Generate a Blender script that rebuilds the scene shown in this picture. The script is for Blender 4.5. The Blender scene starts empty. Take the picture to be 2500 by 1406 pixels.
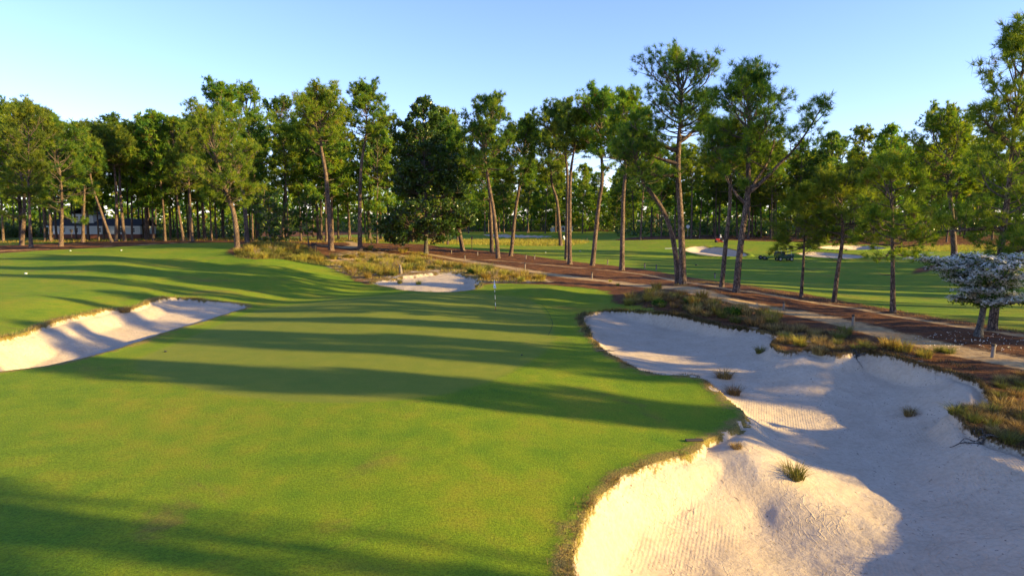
import bpy, bmesh, math, random
import numpy as np
from mathutils import Vector, Matrix

random.seed(7)
SC = bpy.context.scene
COL = SC.collection
R = math.radians

# ------------------------------------------------------------------ camera
CAMZ = 6.45
FPX = 1667.0                      # focal length in photo pixels (photo 2500 wide)
PITCH = math.atan((703 - 540) / FPX)
cd = bpy.data.cameras.new('camera')
cd.sensor_width = 36.0
cd.lens = 36.0 * FPX / 2500.0
cd.clip_start = 0.1
cd.clip_end = 6000
cam = bpy.data.objects.new('camera', cd)
COL.objects.link(cam)
cam.location = (0, 0, CAMZ)
cam.rotation_euler = (math.pi / 2 - PITCH, 0, 0)
SC.camera = cam

def ray(px, py):
    a = np.asarray(px, float); b = np.asarray(py, float)
    dx = (a - 1250) / FPX; dz = -(b - 703) / FPX
    cp, sp = math.cos(PITCH), math.sin(PITCH)
    fy = cp + dz * sp; fz = -sp + dz * cp
    return dx / fy, fz / fy           # x per metre of depth, z per metre of depth

def on_plane(px, py, z):
    rx, rz = ray(px, py)
    y = (z - CAMZ) / rz
    return rx * y, y

# ------------------------------------------------------------------ light
SUN_AZ, SUN_EL = 104.0, 15.0       # clockwise from the viewing direction, degrees
w = bpy.data.worlds.new('World'); SC.world = w; w.use_nodes = True
nt = w.node_tree
bg = nt.nodes['Background']
sky = nt.nodes.new('ShaderNodeTexSky'); sky.sky_type = 'NISHITA'
sky.sun_disc = False
sky.sun_elevation = R(SUN_EL); sky.sun_rotation = R(SUN_AZ)
sky.altitude = 100; sky.air_density = 1.0; sky.dust_density = 0.05; sky.ozone_density = 3.0
tn = nt.nodes.new('ShaderNodeMix'); tn.data_type = 'RGBA'; tn.blend_type = 'MULTIPLY'; tn.inputs[0].default_value = 1.0
tn.inputs[7].default_value = (1.03, 0.945, 1.25, 1)      # clear spring air, a little violet
nt.links.new(sky.outputs[0], tn.inputs[6]); nt.links.new(tn.outputs[2], bg.inputs[0]); bg.inputs[1].default_value = 0.112
sd = bpy.data.lights.new('sun', 'SUN'); sd.energy = 5.0; sd.angle = R(0.5); sd.color = (1.0, 0.75, 0.29)
sun = bpy.data.objects.new('sun', sd); COL.objects.link(sun)
sdir = Vector((math.sin(R(SUN_AZ)) * math.cos(R(SUN_EL)), math.cos(R(SUN_AZ)) * math.cos(R(SUN_EL)), math.sin(R(SUN_EL))))
sun.rotation_euler = sdir.to_track_quat('Z', 'Y').to_euler()
SC.view_settings.view_transform = 'Standard'; SC.view_settings.look = 'None'
SC.view_settings.exposure = 1.5; SC.view_settings.gamma = 1.0
SC.cycles.max_bounces = 6; SC.cycles.transparent_max_bounces = 8
SC.cycles.diffuse_bounces = 3

# ------------------------------------------------------------------ object helpers
def tag(o, label=None, cat=None, group=None, kind=None):
    if label: o['label'] = label
    if cat: o['category'] = cat
    if group: o['group'] = group
    if kind: o['kind'] = kind
    return o

def empty(name, loc=(0, 0, 0), rz=0.0):
    o = bpy.data.objects.new(name, None); COL.objects.link(o)
    o.empty_display_size = 0.2
    o.location = loc; o.rotation_euler = (0, 0, rz)
    return o

def link_mesh(name, me, mat=None, parent=None, loc=None):
    o = bpy.data.objects.new(name, me); COL.objects.link(o)
    if mat is not None and len(me.materials) == 0: me.materials.append(mat)
    if parent is not None: o.parent = parent
    if loc is not None: o.location = loc
    return o

def np_mesh(name, V, F, smooth=False, attrs=None):
    """V (n,3) float, F (m,k) int of one polygon size."""
    me = bpy.data.meshes.new(name)
    V = np.asarray(V, np.float32); F = np.asarray(F, np.int32)
    n, (m, k) = len(V), F.shape
    me.vertices.add(n); me.vertices.foreach_set('co', V.ravel())
    me.loops.add(m * k); me.loops.foreach_set('vertex_index', F.ravel())
    me.polygons.add(m)
    me.polygons.foreach_set('loop_start', np.arange(0, m * k, k, dtype=np.int32))
    me.polygons.foreach_set('loop_total', np.full(m, k, np.int32))
    if smooth: me.polygons.foreach_set('use_smooth', np.ones(m, bool))
    if attrs:
        for an, av in attrs.items():
            a = me.attributes.new(an, 'FLOAT', 'POINT')
            a.data.foreach_set('value', np.asarray(av, np.float32))
    me.update(calc_edges=True)
    return me

class MB:
    """collects simple solids into one mesh"""
    def __init__(s): s.bm = bmesh.new()
    def box(s, c, d, rz=0, rx=0, ry=0, bev=0.0):
        r = bmesh.ops.create_cube(s.bm, size=1.0)
        vs = r['verts']
        M = Matrix.Translation(c) @ Matrix.Rotation(rz, 4, 'Z') @ Matrix.Rotation(ry, 4, 'Y') @ Matrix.Rotation(rx, 4, 'X') @ Matrix.Diagonal((d[0], d[1], d[2], 1))
        bmesh.ops.transform(s.bm, matrix=M, verts=vs)
        if bev > 0:
            es = list({e for v in vs for e in v.link_edges})
            bmesh.ops.bevel(s.bm, geom=es, offset=bev, segments=2, affect='EDGES', profile=0.5)
        return s
    def cyl(s, a, b, r0, r1=None, n=12):
        a, b = Vector(a), Vector(b); d = b - a
        r1 = r0 if r1 is None else r1
        M = Matrix.Translation((a + b) / 2) @ d.to_track_quat('Z', 'Y').to_matrix().to_4x4()
        bmesh.ops.create_cone(s.bm, cap_ends=True, segments=n, radius1=r0, radius2=max(r1, 1e-4), depth=d.length, matrix=M)
        return s
    def ball(s, c, r, sc=(1, 1, 1), n=12):
        bmesh.ops.create_uvsphere(s.bm, u_segments=n, v_segments=max(6, n // 2), radius=r, matrix=Matrix.Translation(c) @ Matrix.Diagonal((*sc, 1)))
        return s
    def poly(s, pts):
        s.bm.faces.new([s.bm.verts.new(p) for p in pts]); return s
    def prism(s, prof, y0, y1):
        """profile in xz, extruded along y"""
        a = [s.bm.verts.new((p[0], y0, p[1])) for p in prof]; b = [s.bm.verts.new((p[0], y1, p[1])) for p in prof]
        n = len(prof)
        s.bm.faces.new(a); s.bm.faces.new(b[::-1])
        for i in range(n): s.bm.faces.new((a[i], b[i], b[(i + 1) % n], a[(i + 1) % n]))
        return s
    def build(s, name, mat, parent=None, loc=None, smooth=False):
        bmesh.ops.recalc_face_normals(s.bm, faces=s.bm.faces)
        me = bpy.data.meshes.new(name); s.bm.to_mesh(me); s.bm.free()
        if smooth:
            for p in me.polygons: p.use_smooth = True
        return link_mesh(name, me, mat, parent, loc)

KIDS = {}
def kids(root, *parts):
    KIDS[root.name] = list(parts); return root

# ------------------------------------------------------------------ noise (value noise, numpy)
_rs = np.random.RandomState(5)
_tab = _rs.rand(256, 256)
def vnoise(x, y):
    xi = np.floor(x).astype(np.int64); yi = np.floor(y).astype(np.int64)
    fx = x - xi; fy = y - yi
    fx = fx * fx * (3 - 2 * fx); fy = fy * fy * (3 - 2 * fy)
    g = lambda a, b: _tab[a & 255, b & 255]
    return (g(xi, yi) * (1 - fx) + g(xi + 1, yi) * fx) * (1 - fy) + (g(xi, yi + 1) * (1 - fx) + g(xi + 1, yi + 1) * fx) * fy
def fbm(x, y, s, o=4):
    v = 0; a = 0.5
    for i in range(o):
        v = v + a * (vnoise(x * s + 17.3 * i, y * s + 9.1 * i) - 0.5); s *= 2.03; a *= 0.5
    return v
# ------------------------------------------------------------------ terrain
class TPS:
    """thin plate spline through world points, in distance-compressed coordinates"""
    def __init__(s, X, Y, Z, lam=1e-4):
        s.P = s.co(np.array(X), np.array(Y)); n = len(Z)
        K = s.k(s.P, s.P) + lam * np.eye(n)
        A = np.zeros((n + 3, n + 3)); A[:n, :n] = K
        T = np.c_[np.ones(n), s.P]; A[:n, n:] = T; A[n:, :n] = T.T
        s.w = np.linalg.solve(A, np.r_[np.array(Z, float), 0, 0, 0]); s.n = n
    @staticmethod
    def co(x, y):
        q = np.maximum(y, -60) + 75.0
        yy = np.where(y > 0, np.log(1 + np.maximum(y, 0) / 14.0), y / 14.0)
        return np.c_[x / (14.0 + np.maximum(y, 0) * 0.75), yy]
    @staticmethod
    def k(A, B):
        d2 = ((A[:, None, :] - B[None, :, :]) ** 2).sum(-1)
        return 0.5 * d2 * np.log(d2 + 1e-9)
    def __call__(s, x, y):
        sh = np.shape(x); x = np.ravel(x); y = np.ravel(y)
        out = np.empty(len(x))
        for i in range(0, len(x), 40000):
            q = s.co(x[i:i + 40000], y[i:i + 40000])
            out[i:i + 40000] = s.k(q, s.P) @ s.w[:s.n] + s.w[s.n] + q @ s.w[s.n + 1:]
        return out.reshape(sh)

BASE_PTS = [  # photo pixel x, y and the height there
 (1210,757,0),(1000,800,.05),(800,860,0),(1300,850,-.08),(1450,930,-.35),(1680,1000,-.65),(1000,1000,-.08),(500,1000,-.15),
 (1000,1200,-.2),(1380,1200,-.4),(500,1300,-.2),(1200,1390,-.3),(100,1000,-.15),(100,1300,-.2),(1600,1090,-.5),
 (830,735,.12),(1000,718,.1),(700,727,-.35),(850,713,-.45),(940,706,-.4),(620,752,-.2),(1100,720,.0),(1200,720,-.05),
 (450,600,2.35),(100,618,2.3),(300,640,2.05),(545,622,2.1),(100,668,1.55),(400,668,1.3),(100,650,1.75),(400,650,1.55),(550,650,1.3),(100,700,1.15),(400,700,.75),(250,690,1.2),(650,650,1.35),(700,692,.35),(800,672,.4),(860,690,-.1),
 (100,735,1.0),(350,718,.7),(550,722,.2),(0,800,.45),(240,755,.38),(400,726,.36),(520,733,.15),
 (430,802,-.05),(150,890,.05),(0,905,.05),
 (800,640,.8),(1000,630,.85),(960,668,.55),(1200,650,.55),(1300,682,.2),(1420,697,.2),(1340,704,.3),(1470,735,-.35),(1470,710,.0),
 (1050,664,.7),(1160,676,.45),(1180,700,.1),
 (650,600,2.6),(600,622,2.2),(720,617,1.9),(760,640,1.0),
 (1650,703,.95),(1590,728,.45),(1740,732,.75),(1840,755,.25),(1500,748,-.15),(1600,756,.25),(1750,782,.15),
 (1900,790,.05),(2000,835,.15),(2100,850,.15),(2200,862,.2),(2300,880,.1),(2420,925,.15),(2480,1000,-.45),(2480,1080,-.65),(2350,1000,-.3),
 (2100,790,.1),(2450,870,.3),(1560,690,.15),(1300,650,.45),(1050,622,.85),
 (1500,640,.15),(1700,650,-.2),(2000,700,-.15),(2300,740,.0),(2480,765,.05),(1700,630,-.15),(1200,602,.85),(1450,603,.75),(1560,596,1.3),(1700,590,1.7),
 (1850,600,1.3),(2000,612,.7),(2300,622,.4),(2490,622,.4),(1950,652,-.2),
 (1300,580,1.3),(1800,582,1.3),(1000,592,1.3),(750,587,1.6),(300,582,1.9),(50,587,1.9),(200,568,2.0),(1300,566,2.1),(1700,570,2.0),(2300,590,1.2),(2490,592,1.2),(2000,576,1.6),
]
X0 = []; Y0 = []; Z0 = []
for a, b, z in BASE_PTS:
    x, y = on_plane(a, b, z); X0.append(x); Y0.append(y); Z0.append(z)
for x, y, z in [(-60,5,.2),(-40,18,.4),(30,4,-.3),(26,13,-.2),(16,6,-.5),(60,30,.6),(60,0,.8),(-70,40,1.4),(-9,4,-.2),(3,3,-.5),(0,-40,0),(80,-40,.6),(-80,-40,.3),(160,60,.6),(-170,70,2),
                (330,300,1.8),(-330,300,2.4),(0,420,2.4),(200,150,.8),(-200,150,2.0),(320,0,.8),(-320,0,1.5)]:
    X0.append(x); Y0.append(y); Z0.append(z)
base_tps = TPS(X0, Y0, Z0, 3e-4)

def hit_base(px, py):
    rx, rz = ray(px, py); z = 0.0
    for _ in range(12):
        y = min((z - CAMZ) / min(rz, -0.004), 420.0)
        z = 0.5 * z + 0.5 * float(base_tps(np.array([rx * y]), np.array([y]))[0])
    return rx * y, y

def smooth_poly(pts, closed=True, n=3):
    P = np.array(pts, float); m = len(P); out = []
    rng = range(m) if closed else range(m - 1)
    for i in rng:
        g = (lambda j: P[j % m]) if closed else (lambda j: P[min(max(j, 0), m - 1)])
        p0, p1, p2, p3 = g(i - 1), g(i), g(i + 1), g(i + 2)
        for k in range(n):
            t = k / n
            out.append(0.5 * (2 * p1 + (p2 - p0) * t + (2 * p0 - 5 * p1 + 4 * p2 - p3) * t * t + (3 * p1 - p0 - 3 * p2 + p3) * t ** 3))
    if not closed: out.append(P[-1])
    return np.array(out)

def world_poly(px, n=3, closed=True):
    return smooth_poly([hit_base(a, b) for a, b in px], closed, n)

def poly_sdf(x, y, poly, margin=4.0):
    out = np.full(x.shape, -margin)
    lo = poly.min(0) - margin; hi = poly.max(0) + margin
    m = (x > lo[0]) & (x < hi[0]) & (y > lo[1]) & (y < hi[1])
    px, py = x[m], y[m]
    d = np.full(px.shape, 1e9); ins = np.zeros(px.shape, bool)
    for i in range(len(poly)):
        a = poly[i]; b = poly[(i + 1) % len(poly)]; e = b - a
        wx = px - a[0]; wy = py - a[1]
        t = np.clip((wx * e[0] + wy * e[1]) / (e @ e + 1e-12), 0, 1)
        d = np.minimum(d, (wx - t * e[0]) ** 2 + (wy - t * e[1]) ** 2)
        c = ((a[1] <= py) & (py < b[1])) | ((b[1] <= py) & (py < a[1]))
        if abs(e[1]) > 1e-12: ins ^= c & (px < a[0] + (py - a[1]) / e[1] * e[0])
    out[m] = np.clip(np.where(ins, 1, -1) * np.sqrt(d), -margin, margin * 1.5)
    return out

def line_sdf(x, y, line, hw, margin=4.0):
    out = np.full(x.shape, -margin)
    lo = line.min(0) - margin - hw; hi = line.max(0) + margin + hw
    m = (x > lo[0]) & (x < hi[0]) & (y > lo[1]) & (y < hi[1])
    px, py = x[m], y[m]; d = np.full(px.shape, 1e9)
    for i in range(len(line) - 1):
        a = line[i]; e = line[i + 1] - a; wx = px - a[0]; wy = py - a[1]
        t = np.clip((wx * e[0] + wy * e[1]) / (e @ e + 1e-12), 0, 1)
        d = np.minimum(d, (wx - t * e[0]) ** 2 + (wy - t * e[1]) ** 2)
    out[m] = np.maximum(hw - np.sqrt(d), -margin)
    return out

# bunkers: outline at the rim, floor points, width of the rim slope
BUNKERS = [
 dict(name='right', w=0.75, rim=[(1424,772),(1430,797),(1462,842),(1520,882),(1600,914),(1690,915),(1745,945),(1790,985),(1822,1012),(1790,1050),(1735,1072),(1715,1098),(1640,1122),(1555,1150),(1490,1190),(1440,1245),(1412,1305),(1404,1360),(1410,1420),(1440,1560),(1560,1680),(2000,1700),(2500,1620),(2700,1480),(2700,1300),(2620,1160),(2500,1100),(2430,1075),(2370,1050),(2325,1010),(2335,992),(2420,985),(2400,950),(2345,915),(2260,893),(2180,874),(2110,862),(2040,868),(1965,852),(1920,860),(1880,838),(1905,820),(1850,806),(1780,800),(1710,784),(1640,768),(1560,762),(1480,760)],
  floor=[(1550,830,-.85),(1650,855,-.95),(1750,865,-.85),(1560,785,-.5),(1680,800,-.5),(1800,820,-.3),(1480,850,-.55),(1450,805,-.35),
   (1750,907,-.8),(1850,892,-.7),(1960,875,-.15),(2020,890,-.35),(1900,878,-.35),
   (1900,950,-1.05),(2050,965,-1.15),(2200,930,-.75),(2330,940,-.15),(2150,1050,-1.55),(2000,1085,-1.5),(1850,1060,-1.05),(2290,1040,-1.1),(2430,1100,-.6),
   (2200,1200,-1.85),(1760,1112,-.8),(1850,1152,-1.0),(1945,1195,-1.4),(1905,1092,-1.45),(2010,1130,-1.65),(1850,1250,-1.95),(1950,1280,-2.0),(2400,1200,-1.35),(2500,1160,-.9),(2100,1350,-2.15),(1800,1350,-2.1),(1620,1240,-1.6),(1555,1235,-1.25),(1475,1310,-1.35),(1630,1175,-1.15),(1700,1130,-.95),(1530,1330,-1.7),(1640,1395,-2.05),(2400,1370,-1.75),(2500,1300,-1.4),(1500,1420,-1.7),(2640,1300,-1.0)]),
 dict(name='left', w=1.5, rim=[(-200,905),(-60,850),(0,828),(60,814),(130,788),(210,768),(270,756),(330,752),(365,738),(410,727),(450,728),(510,735),(580,741),(604,747),(585,756),(500,783),(430,803),(330,836),(230,868),(110,893),(0,908),(-120,930),(-250,940)],
  floor=[(100,850,-.85),(300,800,-.75),(450,768,-.5),(550,752,-.35),(40,885,-1.05),(200,800,-.35),(400,742,-.05),(480,742,-.1),(120,815,-.1),(300,765,-.05),(-100,900,-.9),(200,860,-1.0),(380,800,-.85)]),
 dict(name='back', w=0.9, rim=[(905,688),(945,684),(1000,675),(1055,668),(1115,668),(1155,676),(1172,690),(1164,704),(1115,712),(1050,713),(995,709),(950,700),(918,694)],
  floor=[(950,692,-.15),(1050,690,-.05),(1130,690,-.05),(1050,706,-.5),(1130,706,-.5),(1050,674,.35),(980,684,.1)]),
 dict(name='far', w=1.6, rim=[(1672,611),(1700,603),(1760,606),(1812,618),(1822,626),(1790,628),(1730,626),(1690,619)],
  floor=[(1690,613,.2),(1720,611,.1),(1760,618,-.6),(1800,624,-.6)]),
 dict(name='far', w=1.6, rim=[(1990,606),(2050,600),(2110,600),(2160,607),(2120,612),(2050,612)], floor=[(2030,607,.2),(2080,606,.2),(2120,607,.2)]),
 dict(name='far', w=1.6, rim=[(1950,621),(1990,617),(2060,622),(2110,628),(2070,634),(1990,629)], floor=[(1985,623,-.1),(2030,626,-.2),(2070,629,-.2)]),
 dict(name='far', w=1.5, rim=[(1180,574),(1230,573),(1290,575),(1350,578),(1300,581),(1220,580)], floor=[(1210,576,1.4),(1250,577,1.3),(1300,578,1.3)]),
]
for b in BUNKERS:
    b['poly'] = world_poly(b['rim'])
    F = [(*on_plane(a, c, z), z) for a, c, z in b['floor']]
    b['tps'] = TPS([f[0] for f in F], [f[1] for f in F], [f[2] for f in F], 2e-4)

PATHS = [(world_poly([(770,599),(850,605),(930,609),(1000,615),(1060,622),(1130,634),(1200,645),(1290,660),(1400,676),(1500,688),(1600,699),(1720,716),(1850,747),(1950,764),(2050,784),(2150,810),(2250,834),(2350,856),(2450,876),(2560,900)], 3, False), 1.15),
         (world_poly([(1080,628),(1150,632),(1205,634),(1330,645),(1400,652),(1450,656),(1530,664),(1600,674),(1700,692),(1760,702),(1850,714),(1930,727),(2030,744),(2100,754),(2200,773),(2300,789),(2400,804),(2540,826)], 3, False), 0.5),
         (world_poly([(-120,622),(0,614),(90,610),(180,606),(260,602),(330,599),(420,594),(520,591)], 3, False), 0.7),
         (world_poly([(-60,600),(60,598),(150,596),(230,595)], 3, False), 0.6),
         (world_poly([(850,590),(870,598),(840,606)], 3, False), 1.2),
         (world_poly([(800,636),(850,633),(890,632)], 3, False), 0.7)]
STRAW = [world_poly(p) for p in [
 [(1100,606),(1200,614),(1260,619),(1330,629),(1400,638),(1480,646),(1570,657),(1650,670),(1750,686),(1860,702),(1950,714),(2050,733),(2150,751),(2250,768),(2350,784),(2500,810),(2800,870),(2900,1100),(2900,1500),(2300,1500),(2000,1000),(1760,830),(1560,748),(1500,742),(1490,722),(1470,708),(1380,699),(1280,693),(1200,692),(1160,700),(1000,700),(930,696),(880,690),(830,664),(770,643),(700,633),(620,632),(570,624),(555,612),(600,600),(760,604),(870,598),(1000,600)],
 [(-250,628),(0,619),(250,605),(420,596),(560,593),(600,601),(760,606),(900,604),(1060,607),(1060,600),(1000,596),(800,592),(560,585),(420,585),(200,591),(0,600),(-250,606)],
 [(1500,587),(1700,585),(1850,589),(2000,592),(2200,601),(2600,609),(2900,605),(2900,574),(2300,573),(1900,572),(1600,577)],
 [(-800,588),(0,582),(150,578),(400,575),(700,577),(900,573),(1100,567),(1250,565),(1500,565),(1700,567),(1900,567),(2300,569),(2900,570),(2900,562),(-800,562)],
 [(2230,668),(2300,655),(2400,652),(2520,655),(2520,640),(2400,640),(2260,648)],
]]
WASTE = [world_poly(p) for p in [
 [(780,640),(880,612),(1040,628),(1250,658),(1350,684),(1280,690),(1180,690),(1000,690),(880,682)],
 [(1040,592),(1150,588),(1300,585),(1400,588),(1410,598),(1300,602),(1200,600),(1060,598)],
 [(2200,604),(2300,600),(2500,602),(2500,612),(2300,613),(2200,612)],
 [(1840,800),(1900,830),(2000,850),(2100,862),(2000,830),(1900,795)],
 [(1640,915),(1700,905),(1770,935),(1815,985),(1835,1015),(1790,1060),(1720,1080),(1640,1075),(1700,1040),(1730,990),(1690,950)],
]]
GREEN = world_poly([(640,755),(800,734),(1000,716),(1150,716),(1300,735),(1340,780),(1350,810),(1330,860),(1100,960),(700,980),(330,900),(450,830)])

def terrain(x, y):
    """height and zone distances"""
    z = base_tps(x, y)
    z = z + np.clip(np.hypot(x, y) / 200, 0, 1) * 0.5 * fbm(x, y, 0.02, 3)
    straw = np.full(x.shape, -4.0); path = straw.copy(); waste = straw.copy(); sand = straw.copy(); bid = np.full(x.shape, -1)
    for p in STRAW: straw = np.maximum(straw, poly_sdf(x, y, p))
    for l, hw in PATHS: path = np.maximum(path, line_sdf(x, y, l, hw))
    for p in WASTE: waste = np.maximum(waste, poly_sdf(x, y, p))
    rough = np.clip(straw / 1.5, 0, 1)
    z = z + rough * (0.35 * fbm(x, y, 0.35, 4) + 0.12 * fbm(x, y, 1.7, 3)) * np.clip(-path / 0.8 + 0.3, 0.15, 1)
    z = z - 0.05 * np.clip(path / 0.5 + 0.5, 0, 1)
    for i, b in enumerate(BUNKERS):
        d = poly_sdf(x, y, b['poly'])
        near = b['name'] in ('right', 'left', 'back')
        if near: d = d + 0.30 * fbm(x, y, 1.1, 5) + 0.10 * fbm(x, y, 5.0, 3)
        bid = np.where(d > sand, i, bid); sand = np.maximum(sand, d)
        m = d > -1.2
        f = b['tps'](x[m], y[m]) + ((0.05 if b['name'] == 'left' else 0.16) * fbm(x[m], y[m], 0.45, 4) + 0.05 * fbm(x[m], y[m], 2.5, 3) if near else 0)
        s = np.clip(d[m] / b['w'], 0, 1); s = s * s * (3 - 2 * s)
        zz = z[m]
        if near:
            lip = 0.03 * np.exp(-((d[m] + 0.25) / 0.3) ** 2)
            cut = 0.22 * np.clip(d[m] / 0.05, 0, 1)
            f = np.minimum(f, zz - 0.05)
            z[m] = zz + lip + s * (f - zz) - cut * (1 - s)
        else:
            z[m] = zz + s * (np.minimum(f, zz - 0.1) - zz) + 0.25 * np.exp(-((d[m] + 0.6) / 0.7) ** 2)
    grn = poly_sdf(x, y, GREEN)
    return z, dict(sand=sand, path=path, straw=straw, waste=waste, green=grn), bid

# the grid: rows get farther apart with distance, columns fan out
GRID_Y = np.r_[np.arange(-60, 7.5, 2.5), 8 * np.exp(np.linspace(0, math.log(140 / 8), 640))[0:], np.exp(np.linspace(math.log(140.9), math.log(520), 110)), np.array([600, 720, 900, 1200, 1700, 2500.])]
GRID_U = np.r_[-6, -4.5, -3.3, -2.4, -1.8, -1.4, -1.15, -1.0, -.92, -.87, -.83, np.linspace(-.8, .8, 860), .83, .87, .92, 1.0, 1.15, 1.4, 1.8, 2.4, 3.3, 4.5, 6]
GRID_S = np.maximum(GRID_Y, 0) + 12.0
GX = GRID_S[:, None] * GRID_U[None, :]; GY = np.repeat(GRID_Y[:, None], len(GRID_U), 1)
gz, gat, gbid = terrain(GX.ravel(), GY.ravel())
GZ = gz.reshape(GX.shape)

def ground_z(x, y):
    x = np.atleast_1d(np.asarray(x, float)); y = np.atleast_1d(np.asarray(y, float))
    r = np.clip(np.searchsorted(GRID_Y, y) - 1, 0, len(GRID_Y) - 2); fr = np.clip((y - GRID_Y[r]) / (GRID_Y[r + 1] - GRID_Y[r]), 0, 1)
    def at(rr):
        u = x / GRID_S[rr]; c = np.clip(np.searchsorted(GRID_U, u) - 1, 0, len(GRID_U) - 2); fc = np.clip((u - GRID_U[c]) / (GRID_U[c + 1] - GRID_U[c]), 0, 1)
        return GZ[rr, c] * (1 - fc) + GZ[rr, c + 1] * fc
    return at(r) * (1 - fr) + at(r + 1) * fr
def gz1(x, y): return float(ground_z(x, y)[0])

_T = 8 * np.exp(np.linspace(0, math.log(420 / 8), 1500))
def hit(px, py):
    """first point of the finished ground seen at a photo pixel"""
    rx, rz = ray(px, py)
    below = CAMZ + rz * _T < ground_z(rx * _T, _T)
    i = int(np.argmax(below)) if below.any() else len(_T) - 1
    y = _T[max(i - 1, 0)] if i else _T[0]
    if i:
        a, b = _T[i - 1], _T[i]
        for _ in range(12):
            m = (a + b) / 2
            if CAMZ + rz * m < gz1(rx * m, m): b = m
            else: a = m
        y = a
    return rx * y, y, gz1(rx * y, y)
# ------------------------------------------------------------------ materials
class NT:
    def __init__(s, name):
        s.m = bpy.data.materials.new(name); s.m.use_nodes = True; s.t = s.m.node_tree; s.n = s.t.nodes; s.l = s.t.links
        s.p = s.n['Principled BSDF']; s.out = s.n['Material Output']
        s.p.inputs['Specular IOR Level'].default_value = 0.25
        s._co = None
    def co(s):
        if s._co is None: s._co = s.n.new('ShaderNodeTexCoord').outputs['Object']
        return s._co
    def new(s, k, **kw):
        n = s.n.new(k)
        for a, b in kw.items(): setattr(n, a, b)
        return n
    def put(s, sock, v):
        if hasattr(v, 'is_linked') or hasattr(v, 'links'): s.l.new(v, sock)
        elif isinstance(v, (tuple, list)): sock.default_value = (*v, 1) if (len(v) == 3 and sock.type == 'RGBA') else v
        else: sock.default_value = v
    def math(s, op, a, b=0.0, c=None, clamp=False):
        n = s.new('ShaderNodeMath', operation=op, use_clamp=clamp); s.put(n.inputs[0], a); s.put(n.inputs[1], b)
        if c is not None: s.put(n.inputs[2], c)
        return n.outputs[0]
    def noise(s, scale, detail=3, rough=0.55, vec=None, dist=0.0, out=0):
        n = s.new('ShaderNodeTexNoise'); s.l.new(vec or s.co(), n.inputs['Vector'])
        n.inputs['Scale'].default_value = scale; n.inputs['Detail'].default_value = detail; n.inputs['Roughness'].default_value = rough; n.inputs['Distortion'].default_value = dist
        return n.outputs[out]
    def map(s, scale=(1, 1, 1), rot=(0, 0, 0), vec=None):
        n = s.new('ShaderNodeMapping'); s.l.new(vec or s.co(), n.inputs[0]); n.inputs['Scale'].default_value = scale; n.inputs['Rotation'].default_value = rot
        return n.outputs[0]
    def ramp(s, f, stops):
        n = s.new('ShaderNodeValToRGB'); s.put(n.inputs[0], f); e = n.color_ramp.elements
        while len(e) < len(stops): e.new(0.5)
        for k, (pos, c) in zip(e, stops): k.position = pos; k.color = (*c, 1)
        return n.outputs[0]
    def mix(s, f, a, b):
        n = s.new('ShaderNodeMix', data_type='RGBA'); s.put(n.inputs[0], f); s.put(n.inputs[6], a); s.put(n.inputs[7], b)
        return n.outputs[2]
    def attr(s, a, kind='GEOMETRY'):
        n = s.new('ShaderNodeAttribute', attribute_name=a, attribute_type=kind); return n.outputs['Fac']
    def rnd(s): return s.new('ShaderNodeObjectInfo').outputs['Random']
    def step(s, v, lo, hi):
        n = s.new('ShaderNodeMapRange', interpolation_type='SMOOTHSTEP'); s.put(n.inputs[0], v); s.put(n.inputs[1], lo); s.put(n.inputs[2], hi)
        return n.outputs[0]
    def bump(s, h, strength=0.5, dist=0.02):
        n = s.new('ShaderNodeBump'); s.put(n.inputs['Height'], h); s.put(n.inputs['Strength'], strength); n.inputs['Distance'].default_value = dist
        s.l.new(n.outputs[0], s.p.inputs['Normal']); return n.outputs[0]
    def hsv(s, c, h=0.5, sa=1.0, v=1.0):
        n = s.new('ShaderNodeHueSaturation'); s.put(n.inputs['Color'], c); s.put(n.inputs['Hue'], h); s.put(n.inputs['Saturation'], sa); s.put(n.inputs['Value'], v)
        return n.outputs[0]
    def base(s, c, rough=0.85):
        s.put(s.p.inputs['Base Color'], c); s.put(s.p.inputs['Roughness'], rough); return s

def flat(name, c, rough=0.6, metal=0.0, var=0.12, scale=6.0):
    t = NT(name); n = t.noise(scale, 4)
    v = t.math('MULTIPLY_ADD', n, 2 * var, 1 - var)
    t.base(t.hsv(c, v=v), rough); t.p.inputs['Metallic'].default_value = metal
    return t.m

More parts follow.
